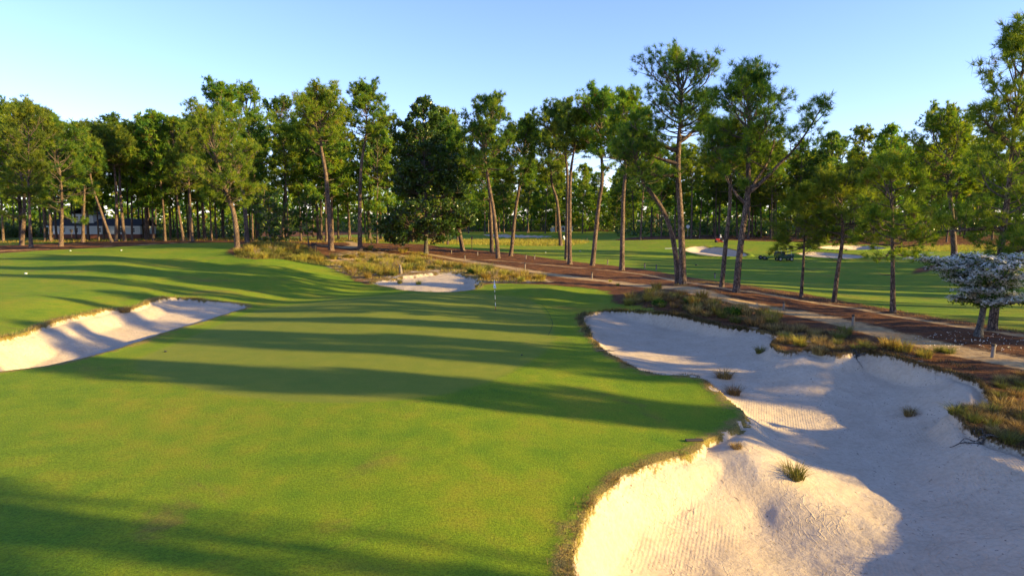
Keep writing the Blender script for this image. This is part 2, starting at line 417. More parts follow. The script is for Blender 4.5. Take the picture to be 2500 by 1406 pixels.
def ground_material():
    t = NT('course_ground')
    sand = t.attr('sand'); path = t.attr('path'); straw = t.attr('straw'); waste = t.attr('waste'); green = t.attr('green')
    nL = t.noise(0.11, 4, 0.6); nM = t.noise(0.9, 5, 0.6); nF = t.noise(7.0, 4, 0.65); nX = t.noise(42.0, 3, 0.7); nG = t.noise(17.0, 3, 0.7)
    c5 = lambda v, k: t.math('MULTIPLY', t.math('SUBTRACT', v, 0.5), k)
    # turf
    turf = t.ramp(t.math('ADD', t.math('MULTIPLY', nL, 0.55), t.math('MULTIPLY', nM, 0.45)), [(0.34, (0.090, 0.172, 0.007)), (0.50, (0.155, 0.215, 0.008)), (0.66, (0.240, 0.225, 0.014))])
    putt = t.ramp(nM, [(0.25, (0.145, 0.185, 0.016)), (0.75, (0.205, 0.212, 0.022))])
    gm = t.step(green, -0.25, 0.25)
    turf = t.mix(gm, turf, putt)
    # brown worn patches
    wornm = t.math('MULTIPLY', t.step(t.noise(0.22, 5, 0.7, dist=0.6), 0.56, 0.72), t.math('MULTIPLY_ADD', gm, -0.8, 1.0))
    turf = t.mix(t.math('MULTIPLY', wornm, 0.62), turf, (0.17, 0.105, 0.03))
    grain = t.math('ADD', t.math('MULTIPLY', nX, 0.4), t.math('MULTIPLY', nG, 0.6))
    gstr = t.math('MULTIPLY_ADD', gm, -1.7, 3.1)
    gv = t.math('MULTIPLY_ADD', c5(grain, 1.0), gstr, 1.0)
    turf = t.hsv(turf, v=gv)
    blot = t.step(t.noise(1.6, 4, 0.7), 0.66, 0.74)
    turf = t.mix(t.math('MULTIPLY', blot, 0.35), turf, (0.16, 0.12, 0.02))
    # sand
    sv = t.ramp(t.math('ADD', t.math('MULTIPLY', nM, 0.5), t.math('MULTIPLY', nF, 0.5)), [(0.3, (0.40, 0.305, 0.205)), (0.55, (0.51, 0.40, 0.28)), (0.75, (0.58, 0.47, 0.34))])
    stain = t.step(t.noise(0.55, 6, 0.72, vec=t.map((1, 1.8, 1), (0, 0, 0.5)), dist=0.8), 0.60, 0.72)
    sv = t.mix(t.math('MULTIPLY', stain, 0.42), sv, (0.27, 0.215, 0.15))
    crumbs = t.math('MULTIPLY', t.step(t.noise(13.0, 2, 0.5, vec=t.map((1, 0.5, 1), (0, 0, 0.9))), 0.665, 0.70), t.step(nM, 0.42, 0.60))
    sv = t.mix(t.math('MULTIPLY', crumbs, 0.75), sv, (0.10, 0.07, 0.045))
    # pine straw / heath floor
    fine = t.noise(26.0, 4, 0.7, vec=t.map((1, 0.45, 1), (0, 0, 0.7)), dist=0.8)
    st = t.ramp(t.math('ADD', t.math('MULTIPLY', fine, 0.7), t.math('MULTIPLY', nM, 0.3)), [(0.34, (0.018, 0.009, 0.006)), (0.46, (0.072, 0.030, 0.013)), (0.56, (0.175, 0.072, 0.026)), (0.70, (0.31, 0.15, 0.058))])
    holes = t.step(t.noise(0.42, 6, 0.72, vec=t.map((1, 1, 1), (0.3, 0, 0))), 0.60, 0.66)
    wst = t.step(waste, -0.8, 0.8)
    holesw = t.step(t.math('ADD', nM, t.math('MULTIPLY', nF, 0.25)), 0.63, 0.76)
    nsand = t.step(sand, -3.6, -0.6)
    hm = t.math('MAXIMUM', t.math('MULTIPLY', holes, t.math('MULTIPLY_ADD', nsand, 0.85, 0.0)), t.math('MULTIPLY', wst, holesw))
    wcol = t.ramp(nF, [(0.3, (0.12, 0.07, 0.022)), (0.55, (0.26, 0.165, 0.055)), (0.75, (0.36, 0.26, 0.12))])
    st = t.mix(t.math('MULTIPLY', wst, 0.8), st, wcol)
    st = t.mix(hm, st, t.hsv(sv, v=0.9))
    # path
    pv = t.ramp(t.noise(3.5, 5, 0.65, vec=t.map((1, 0.5, 1))), [(0.3, (0.30, 0.185, 0.085)), (0.6, (0.48, 0.32, 0.15)), (0.8, (0.57, 0.41, 0.22))])
    pv = t.mix(t.math('MULTIPLY', t.step(t.noise(9.0, 4, 0.7), 0.58, 0.68), 0.5), pv, (0.12, 0.05, 0.02))
    # masks
    wa = t.math('MULTIPLY_ADD', t.step(waste, -0.5, 0.3), 2.2, 0.25)
    sm = t.step(t.math('ADD', sand, t.math('ADD', c5(nF, 0.30), t.math('MULTIPLY', c5(nM, 1.0), wa))), -0.04, 0.06)
    strm = t.step(t.math('ADD', straw, t.math('ADD', c5(nM, 2.2), c5(nF, 0.9))), -0.25, 0.35)
    pm = t.step(t.math('ADD', path, t.math('ADD', c5(nF, 1.1), c5(nM, 1.2))), -0.2, 0.3)
    rim = t.math('MULTIPLY', t.step(t.math('ADD', sand, t.math('ADD', c5(nF, 0.7), c5(nM, 1.5))), -0.60, -0.15), 0.9)
    rimc = t.ramp(t.noise(24.0, 3, 0.7), [(0.3, (0.075, 0.048, 0.018)), (0.5, (0.24, 0.165, 0.045)), (0.7, (0.42, 0.30, 0.10))])
    c = t.mix(strm, turf, st)
    c = t.mix(t.math('MULTIPLY', rim, t.math('MULTIPLY_ADD', strm, -0.6, 1.0)), c, rimc)
    c = t.mix(pm, c, pv)
    c = t.mix(sm, c, sv)
    t.base(c, 0.9)
    t.p.inputs['Specular IOR Level'].default_value = 0.12
    # relief
    hb_t = t.math('MULTIPLY', grain, t.math('MULTIPLY_ADD', gm, -0.030, 0.048))
    def ridge(sc, mp, wdt, d):
        v = t.math('ABSOLUTE', t.math('SUBTRACT', t.noise(sc, 2, 0.5, vec=t.map(*mp), dist=d), 0.5))
        return t.math('SUBTRACT', 1.0, t.step(v, 0.0, wdt))
    trm = t.step(t.noise(0.28, 3, 0.5), 0.46, 0.62)
    rd = t.math('ADD', ridge(0.9, ((1, 1.6, 1), (0, 0, 0.5)), 0.02, 1.2), t.math('MULTIPLY', ridge(2.3, ((1, 0.5, 1), (0, 0, -0.7)), 0.03, 0.6), 0.6))
    hb_s = t.math('ADD', t.math('MULTIPLY', nF, 0.030), t.math('ADD', t.math('MULTIPLY', nX, 0.008), t.math('MULTIPLY', t.math('MULTIPLY', rd, trm), 0.013)))
    rk = t.new('ShaderNodeTexWave', wave_type='BANDS'); t.l.new(t.map((1, 1, 1), (0, 0, 0.35)), rk.inputs[0]); rk.inputs['Scale'].default_value = 3.2; rk.inputs['Distortion'].default_value = 1.6; rk.inputs['Detail Scale'].default_value = 0.5
    rkm = t.step(t.noise(0.17, 2, 0.5, vec=t.map((1, 1, 1), (1.0, 0, 2.0))), 0.50, 0.60)
    hb_s = t.math('ADD', hb_s, t.math('MULTIPLY', t.math('MULTIPLY', rk.outputs[1], rkm), 0.0045))
    hb_r = t.math('ADD', t.math('MULTIPLY', fine, 0.06), t.math('MULTIPLY', nF, 0.12))
    hb_p = t.math('MULTIPLY', nF, 0.04)
    mixf = lambda f, a, b: t.math('ADD', t.math('MULTIPLY', a, t.math('SUBTRACT', 1.0, f)), t.math('MULTIPLY', b, f))
    h = mixf(strm, hb_t, hb_r); h = mixf(rim, h, t.math('MULTIPLY', nG, 0.09)); h = mixf(pm, h, hb_p); h = mixf(sm, h, hb_s)
    t.bump(h, 1.0, 1.0)
    return t.m

def leaf_material(name, stops, trans=0.35, rough=0.55, hue=0.02, spec=0.25):
    t = NT(name)
    tint = t.attr('tint'); rnd = t.rnd()
    f = t.math('ADD', tint, t.math('MULTIPLY', t.math('SUBTRACT', rnd, 0.5), 0.30))
    c = t.ramp(f, stops)
    c = t.hsv(c, h=t.math('MULTIPLY_ADD', rnd, 2 * hue, 0.5 - hue))
    t.base(c, rough); t.p.inputs['Specular IOR Level'].default_value = spec
    tr = t.new('ShaderNodeBsdfTranslucent'); t.l.new(t.hsv(c, sa=1.1, v=1.15), tr.inputs[0])
    mx = t.new('ShaderNodeMixShader'); mx.inputs[0].default_value = trans
    t.l.new(t.p.outputs[0], mx.inputs[1]); t.l.new(tr.outputs[0], mx.inputs[2]); t.l.new(mx.outputs[0], t.out.inputs[0])
    return t.m

def bark_material(name, a, b, c, sc=1.0):
    t = NT(name)
    v = t.new('ShaderNodeTexVoronoi', feature='DISTANCE_TO_EDGE'); t.l.new(t.map((1, 1, 0.28)), v.inputs[0]); v.inputs['Scale'].default_value = 9.0 * sc
    n = t.noise(5.0 * sc, 5, 0.7, vec=t.map((1, 1, 0.35))); big = t.noise(0.7, 3, 0.6)
    plates = t.step(v.outputs[0], 0.0, 0.13)
    f = t.math('MULTIPLY', t.math('ADD', n, c5b(t, big)), t.math('MULTIPLY_ADD', plates, 0.75, 0.25))
    col = t.ramp(f, [(0.12, a), (0.42, b), (0.72, c)])
    t.base(col, 0.92); t.bump(t.math('ADD', t.math('MULTIPLY', plates, 0.6), n), 0.9, 0.05)
    return t.m
def c5b(t, v): return t.math('MULTIPLY', t.math('SUBTRACT', v, 0.5), 0.5)

M = {}
M['ground'] = ground_material()
M['bark'] = bark_material('pine_bark', (0.026, 0.018, 0.014), (0.115, 0.075, 0.055), (0.30, 0.205, 0.14))
M['bark_grey'] = bark_material('grey_bark', (0.03, 0.027, 0.024), (0.10, 0.088, 0.072), (0.21, 0.185, 0.15), 1.5)
M['limb'] = bark_material('limb_bark', (0.04, 0.03, 0.024), (0.13, 0.095, 0.07), (0.28, 0.22, 0.165), 2.0)
M['needles'] = leaf_material('pine_needles', [(0.0, (0.030, 0.082, 0.026)), (0.35, (0.090, 0.185, 0.030)), (0.70, (0.235, 0.31, 0.030)), (0.90, (0.32, 0.35, 0.034)), (1.0, (0.20, 0.10, 0.03))], 0.55)
M['needles_olive'] = leaf_material('olive_pine_needles', [(0.0, (0.044, 0.086, 0.022)), (0.35, (0.13, 0.20, 0.026)), (0.70, (0.265, 0.305, 0.030)), (0.90, (0.35, 0.34, 0.038)), (1.0, (0.21, 0.10, 0.035))], 0.55)
M['broad_dark'] = leaf_material('glossy_leaves', [(0.0, (0.022, 0.055, 0.014)), (0.5, (0.060, 0.120, 0.016)), (0.9, (0.16, 0.20, 0.02)), (1.0, (0.22, 0.12, 0.03))], 0.3, 0.28, 0.01, 0.5)
M['broad_light'] = leaf_material('young_leaves', [(0.0, (0.020, 0.060, 0.012)), (0.5, (0.055, 0.125, 0.014)), (1.0, (0.135, 0.185, 0.02))], 0.4)
M['blossom'] = leaf_material('white_blossom', [(0.0, (0.66, 0.62, 0.50)), (0.5, (0.82, 0.79, 0.69)), (1.0, (0.88, 0.86, 0.78))], 0.3, 0.6, 0.0)
M['pink'] = leaf_material('azalea_blossom', [(0.0, (0.35, 0.05, 0.12)), (0.5, (0.55, 0.12, 0.22)), (1.0, (0.7, 0.3, 0.38))], 0.3, 0.6, 0.01)
M['gold_grass'] = leaf_material('golden_grass', [(0.0, (0.14, 0.085, 0.025)), (0.35, (0.33, 0.23, 0.045)), (0.65, (0.46, 0.37, 0.07)), (1.0, (0.27, 0.32, 0.045))], 0.35, 0.7, 0.015)
M['green_grass'] = leaf_material('green_grass_blades', [(0.0, (0.08, 0.065, 0.022)), (0.4, (0.15, 0.15, 0.030)), (0.8, (0.22, 0.22, 0.040)), (1.0, (0.36, 0.27, 0.09))], 0.35, 0.7, 0.015)
M['brown_grass'] = leaf_material('dry_grass', [(0.0, (0.07, 0.045, 0.02)), (0.5, (0.27, 0.18, 0.058)), (1.0, (0.55, 0.39, 0.14))], 0.3, 0.8, 0.01)
M['heath'] = leaf_material('heath_growth', [(0.0, (0.03, 0.021, 0.013)), (0.5, (0.085, 0.060, 0.026)), (0.85, (0.16, 0.125, 0.05)), (1.0, (0.12, 0.14, 0.03))], 0.2, 0.8, 0.01)
M['twig'] = flat('bare_twigs', (0.24, 0.17, 0.115), 0.9)
M['white_paint'] = flat('white_paint', (0.78, 0.77, 0.74), 0.5, var=0.04)
M['black_paint'] = flat('black_paint', (0.03, 0.03, 0.032), 0.5)
M['red_paint'] = flat('red_paint', (0.40, 0.035, 0.03), 0.4)
M['wood'] = flat('weathered_wood', (0.21, 0.17, 0.135), 0.9, var=0.35, scale=14)
M['wood_dark'] = flat('dark_wood', (0.055, 0.045, 0.038), 0.9, var=0.3, scale=14)
M['siding'] = flat('white_siding', (0.64, 0.64, 0.62), 0.7, var=0.05)
M['roof'] = flat('dark_shingles', (0.055, 0.058, 0.066), 0.9, var=0.3, scale=9)
M['brick'] = flat('red_brick', (0.20, 0.075, 0.05), 0.9, var=0.3, scale=9)
M['glass'] = flat('window_glass', (0.03, 0.04, 0.05), 0.08, var=0.1)
M['green_paint'] = flat('dark_green_paint', (0.018, 0.05, 0.026), 0.4)
M['rubber'] = flat('rubber', (0.018, 0.018, 0.018), 0.8)
M['steel'] = flat('grey_steel', (0.35, 0.35, 0.35), 0.35, 0.7)
M['cloth_white'] = flat('white_cloth', (0.76, 0.76, 0.78), 0.8, var=0.06)
M['cloth_blue'] = flat('blue_print', (0.05, 0.07, 0.22), 0.8)
M['skin'] = flat('skin', (0.45, 0.27, 0.19), 0.6, var=0.05)
M['cloth_dark'] = flat('dark_cloth', (0.04, 0.045, 0.07), 0.9)
M['hair'] = flat('dark_hair', (0.03, 0.02, 0.015), 0.8)
# ------------------------------------------------------------------ build the ground sheets (one heightfield, cut along the zones)
nr, nc = GX.shape
idx = np.arange(nr * nc).reshape(nr, nc)
quads = np.stack([idx[:-1, :-1], idx[:-1, 1:], idx[1:, 1:], idx[1:, :-1]], -1).reshape(-1, 4)
VV = np.c_[GX.ravel(), GY.ravel(), GZ.ravel()]
# smooth normals of the whole sheet
du = np.zeros((nr, nc, 3)); dv = np.zeros((nr, nc, 3)); G3 = VV.reshape(nr, nc, 3)
du[:, 1:-1] = G3[:, 2:] - G3[:, :-2]; du[:, 0] = G3[:, 1] - G3[:, 0]; du[:, -1] = G3[:, -1] - G3[:, -2]
dv[1:-1] = G3[2:] - G3[:-2]; dv[0] = G3[1] - G3[0]; dv[-1] = G3[-1] - G3[-2]
NN = np.cross(du, dv).reshape(-1, 3); NN /= np.linalg.norm(NN, axis=1)[:, None]
zone_v = np.zeros(nr * nc, int)
zone_v[gat['straw'] > 0] = 1
zone_v[(gat['green'] > 0)] = 2
zone_v[gat['path'] > 0] = 3
zone_v = np.where(gat['sand'] > 0, 10 + gbid, zone_v)
zone_f = zone_v[quads].max(1)
for z in np.unique(zone_f):
    q = quads[zone_f == z]; u, inv = np.unique(q, return_inverse=True)
    nm = {0: 'fairway', 1: 'pine_straw_ground', 2: 'putting_green', 3: 'sand_path'}.get(int(z), 'sand_bunker')
    me = np_mesh(nm, VV[u], inv.reshape(-1, 4), True, {k: gat[k][u] for k in ('sand', 'path', 'straw', 'waste', 'green')})
    me.normals_split_custom_set_from_vertices(NN[u].tolist())
    tag(link_mesh(nm, me, M['ground']), kind='structure')
# ------------------------------------------------------------------ trees
def unit(v): return v / (np.linalg.norm(v, axis=-1, keepdims=True) + 1e-9)

def tubes(lines, sides=5):
    """lines: list of (points (m,3), radii (m)) -> verts, quads"""
    V = []; F = []; off = 0
    ang = np.linspace(0, 2 * math.pi, sides, endpoint=False); ca, sa = np.cos(ang), np.sin(ang)
    for P, r in lines:
        P = np.asarray(P, float); m = len(P)
        T = np.empty_like(P); T[1:-1] = P[2:] - P[:-2]; T[0] = P[1] - P[0]; T[-1] = P[-1] - P[-2]
        T = unit(T)
        ref = np.array([1., 0, 0]) if abs(T[0, 0]) < 0.8 else np.array([0, 1., 0])
        A = unit(np.cross(T, ref)); B = np.cross(T, A)
        ring = P[:, None, :] + (A[:, None, :] * ca[None, :, None] + B[:, None, :] * sa[None, :, None]) * np.asarray(r)[:, None, None]
        V.append(ring.reshape(-1, 3))
        i = np.arange(m - 1)[:, None] * sides + np.arange(sides)[None, :]
        j = np.arange(m - 1)[:, None] * sides + (np.arange(sides)[None, :] + 1) % sides
        F.append(np.stack([i, j, j + sides, i + sides], -1).reshape(-1, 4) + off)
        off += m * sides
    return np.concatenate(V), np.concatenate(F)

def tuft_mesh(name, P, D, rng, K=16, ln=0.34, wd=0.035, spread=0.9, mode='needle', tint=None, tip=0.0):
    """bursts of needles (triangles) or rosettes of leaves (quads) at points P facing D"""
    n = len(P)
    d = unit(D[:, None, :] * 0.75 + rng.normal(0, spread * 0.62, (n, K, 3)))
    L = ln * rng.uniform(0.65, 1.2, (n, K, 1)) * rng.uniform(0.8, 1.15, (n, 1, 1))
    s = unit(np.cross(d, rng.normal(0, 1, (n, K, 3)))) * (wd * rng.uniform(0.7, 1.2, (n, K, 1)))
    c = P[:, None, :] + rng.normal(0, ln * 0.10, (n, K, 3))
    if tint is None: tint = np.clip(rng.beta(2.2, 2.2, n), 0, 1)
    tt = np.clip(np.repeat(tint[:, None], K, 1) + rng.normal(0, 0.06, (n, K)), 0, 0.93)
    if mode == 'needle':
        V = np.stack([c - s * 0.5, c + s * 0.5, c + d * L], 2).reshape(-1, 3)
        F = np.arange(len(V)).reshape(-1, 3); at = np.repeat(tt.ravel(), 3)
    else:
        V = np.stack([c, c + d * L * 0.5 - s * 0.5, c + d * L, c + d * L * 0.5 + s * 0.5], 2).reshape(-1, 3)
        F = np.arange(len(V)).reshape(-1, 4); at = np.repeat(tt.ravel(), 4)
    return np_mesh(name, V, F, False, {'tint': at})

def interp_line(P, t):
    P = np.asarray(P, float); m = len(P) - 1; f = np.clip(t, 0, 1) * m; i = min(int(f), m - 1)
    return P[i] + (P[i + 1] - P[i]) * (f - i), unit(P[i + 1] - P[i])

PROF = {
 'round': [(0, .6), (.15, .85), (.4, 1.0), (.65, .98), (.85, .8), (1, .42)],
 'tall': [(0, .75), (.2, 1.0), (.45, .92), (.7, .82), (.88, .68), (1, .38)],
 'flat': [(0, .5), (.3, .8), (.6, 1.0), (.85, .95), (1, .5)],
 'cone': [(0, 1.0), (.12, 1.05), (.35, .88), (.6, .66), (.8, .45), (1, .1)],
 'young': [(0, .75), (.25, 1.0), (.5, .82), (.75, .55), (.92, .3), (1, .1)],
 'ragged': [(0, 1.0), (.12, .5), (.3, .9), (.5, .6), (.7, 1.0), (.86, .85), (1, .42)],
}
def prof(name, t):
    p = PROF[name]; return float(np.interp(t, [a for a, b in p], [b for a, b in p]))

def branch_skeleton(rng, axis, t0, nprim, Rad, pname, lines, tips, r_ax=0.1, droop=0.0, up=1.0, sec=1.0, az0=None, twist=0.0, azbias=None):
    """limbs along an axis polyline; appends limb polylines and tuft spots"""
    az = rng.uniform(0, 6.28)
    for i in range(nprim):
        tt = (i + rng.uniform(0, 1)) / nprim
        t = t0 + (0.985 - t0) * tt
        P0, T0 = interp_line(axis, t)
        az += 2.4 + rng.normal(0, 0.45)
        L = Rad * prof(pname, tt) * rng.uniform(0.6, 1.18)
        if azbias is not None: L *= 1 + azbias[1] * math.cos(az - azbias[0])
        if L < 0.25: continue
        el = R(-8 - droop + (62 * tt) * up) + rng.normal(0, R(11))
        m = 6; st = L / (m - 1); pts = [P0]; a = az; e = el
        for k in range(m - 1):
            a += rng.normal(0, 0.16); e += R(6.5) * up + rng.normal(0, 0.11)
            e = min(e, R(78))
            pts.append(pts[-1] + st * np.array([math.cos(a) * math.cos(e), math.sin(a) * math.cos(e), math.sin(e)]))
        pts = np.array(pts)
        rb = max(0.018, min(r_ax * 0.45, 0.02 + 0.017 * L))
        lines.append((pts, np.linspace(rb, 0.012, m)))
        tips.append((pts[-1], unit(pts[-1] - pts[-2])))
        ns = max(2, int(L * 1.7 * sec) + 1)
        for q in range(ns):
            s = 0.38 + 0.60 * (q + rng.uniform(0, 1)) / ns
            S, Td = interp_line(pts, s)
            l2 = L * (0.16 + 0.38 * (1 - s)) * rng.uniform(0.6, 1.25) + 0.25
            side = 1 if (q % 2) else -1
            a2 = math.atan2(Td[1], Td[0]) + side * rng.uniform(0.4, 1.25)
            e2 = math.asin(np.clip(Td[2], -1, 1)) * 0.6 + rng.normal(R(10) * up, R(18))
            p2 = [S]
            for k in range(3):
                a2 += rng.normal(0, 0.2); e2 += R(7) * up
                p2.append(p2[-1] + l2 / 3 * np.array([math.cos(a2) * math.cos(e2), math.sin(a2) * math.cos(e2), math.sin(e2)]))
            p2 = np.array(p2)
            lines.append((p2, np.linspace(max(0.010, rb * 0.4), 0.007, 4)))
            for u in (0.7, 1.0):
                if u < 1 and rng.uniform() < 0.2: continue
                Q, Tq = interp_line(p2, u)
                tips.append((Q, unit(Tq + np.array([0, 0, 0.35]))))

def pine_meshes(seed, H, r0, pts, cb, Rad, pname='round', nprim=36, K=16, ln=0.34, wd=0.035, leaders=(), clump=2, up=1.0, droop=0.0, sec=1.0, dead=4, mode='needle', azbias=None, spread=0.9, forkr=0.6):
    """pts: trunk control offsets [(height fraction, dx, dy)...] in metres; returns trunk, limbs, crown meshes"""
    rng = np.random.default_rng(seed)
    ctl = np.array([(p[1], p[2], p[0] * H) for p in pts])
    ax = smooth_poly(ctl, False, 4) if ctl.shape[1] == 3 else ctl
    n = len(ax); f = ax[:, 2] / H
    wob = np.c_[np.cumsum(rng.normal(0, 0.0035 * H / n * 3, n)), np.cumsum(rng.normal(0, 0.0035 * H / n * 3, n)), np.zeros(n)]; wob[0] = 0
    ax = ax + wob
    rad = r0 * np.where(f < cb, 1 - 0.38 * f / max(cb, .01), 0.62 * (1 - (f - cb) / (1 - cb + 1e-6)) ** 0.9 + 0.03)
    rad[0] *= 1.38
    base = ax[0] - np.array([0, 0, 0.5])
    tl = [(np.r_[[base], ax[:1], ax[:1] + (ax[1:2] - ax[:1]) * 0.12, ax[1:]], np.r_[rad[0] * 1.1, rad[0], rad[0] / 1.22, rad[1:]])]
    lines = []; tips = []
    branch_skeleton(rng, ax, cb, nprim, Rad, pname, lines, tips, r0, droop, up, sec, azbias=azbias)
    for (t, azd, L, el, cu, np_, rr) in leaders:      # big forked limbs
        P0, _ = interp_line(ax, t); a = R(azd); e = R(el); m = 9; q = [P0]
        for k in range(m - 1):
            a += rng.normal(0, 0.07); e += R(cu) / (m - 1) + rng.normal(0, 0.05)
            q.append(q[-1] + L / (m - 1) * np.array([math.cos(a) * math.cos(e), math.sin(a) * math.cos(e), math.sin(e)]))
        q = np.array(q); tl.append((q, np.linspace(r0 * forkr, 0.03, m))); lines.append((q, np.full(m, .02)))
        branch_skeleton(rng, q, 0.42, np_, rr, 'round', lines, tips, r0 * forkr, 0, up, sec)
        tips.append((q[-1], unit(q[-1] - q[-2])))
    for k in range(dead):                              # short dead limbs under the crown
        t = cb * rng.uniform(0.62, 1.0); P0, _ = interp_line(ax, t); a = rng.uniform(0, 6.28); L = rng.uniform(0.5, 1.7); e = rng.uniform(-.3, .4)
        q = [P0]
        for i in range(3):
            a += rng.normal(0, .3); e += rng.normal(0, .3)
            q.append(q[-1] + L / 3 * np.array([math.cos(a) * math.cos(e), math.sin(a) * math.cos(e), math.sin(e)]))
        lines.append((np.array(q), np.array([.035, .025, .018, .006])))
    core = np.array([interp_line(ax, t)[0] for t in np.linspace(cb * .6, 1, 14)]); lines.append((core, np.full(14, .02)))   # hidden tube added inside the trunk to join the limb pieces
    for k in range(3): tips.append((ax[-1] + rng.normal(0, .1, 3), np.array([0, 0, 1.])))
    V, F = tubes(tl, 10); trunk = np_mesh('trunk', V, F, True)
    V, F = tubes(lines, 4); limbs = np_mesh('limbs', V, F, True)
    P = np.array([t[0] for t in tips]); D = np.array([t[1] for t in tips])
    ti = np.clip(rng.beta(2.4, 2.4, len(P)) * 0.75 + 0.2 * fbm(P[:, 0] + P[:, 2], P[:, 1] - P[:, 2], 0.5, 2) + 0.1, 0, 0.92)
    if clump > 1:
        P = np.repeat(P, clump, 0); D = np.repeat(D, clump, 0); ti = np.repeat(ti, clump)
        P = P + rng.normal(0, ln * 0.42, P.shape) * [1, 1, .7]; D = unit(D + rng.normal(0, 0.45, D.shape))
        ti = np.clip(ti + rng.normal(0, .08, len(ti)), 0, .92)
    if mode == 'needle': ti[rng.uniform(size=len(ti)) < 0.006] = 1.0
    crown = tuft_mesh('crown', P, D, rng, K, ln, wd, spread, mode, ti)
    return trunk, limbs, crown

def tree_obj(name, label, cat, meshes, mats, loc, rz=0, group=None, s=1.0):
    t = tag(empty(name, loc, rz), label, cat, group); t.scale = (s, s, s)
    parts = []
    for nm, me, mt in zip(('trunk', 'limbs', 'crown'), meshes, mats):
        parts.append(link_mesh(nm, me, mt, t))
    kids(t, *parts)
    return t

def top_height(px, py, depth, gz):
    rx, rz = ray(px, py); return CAMZ + rz * depth - gz, rx * depth

HERO_N = 0
def hero_pine(bx, by, path, cby, hw, wpx, pname='round', label='', mat='needles', nprim=40, leaders=(), dens=1.0, up=1.0, droop=0.0, seed=None, dead=5, fix=None, group='tall pines around the fairways', name='pine_tree', **kw):
    """bx,by: foot in the photo; path: photo pixels up the trunk, last one the top"""
    global HERO_N; HERO_N += 1
    x, y, z = hit(bx, by) if fix is None else fix
    Rad = 1.3 * hw * y / FPX
    H, xt = top_height(*path[-1], y, z); H0 = H; H -= 0.72 * Rad
    rng = np.random.default_rng(100 + HERO_N)
    pts = [(0.0, 0.0, 0.0)]
    for a, b in path:
        h, xx = top_height(a, b, y, z); h *= H / H0; pts.append((h / H, xx - x, rng.normal(0, 0.012 * h)))
    cb = top_height(bx, cby, y, z)[0] / H
    r0 = wpx * y / FPX * 0.5
    far = y > 80
    K, ln, wd = (19, 0.56, 0.064) if far else (26, 0.50, 0.036)
    if y > 115: K, ln, wd = 15, 0.62, 0.095
    npr = int(nprim * dens * 1.2)
    me = pine_meshes(seed or 1000 + HERO_N, H, r0, pts, cb, Rad, pname, npr, K, ln, wd, leaders, 3 if far else 2, up, droop, dead=dead, **kw)
    return tree_obj(name, label, 'pine tree', me, (M['bark'], M['limb'], M[mat]), (x, y, z - 0.05), 0, group)

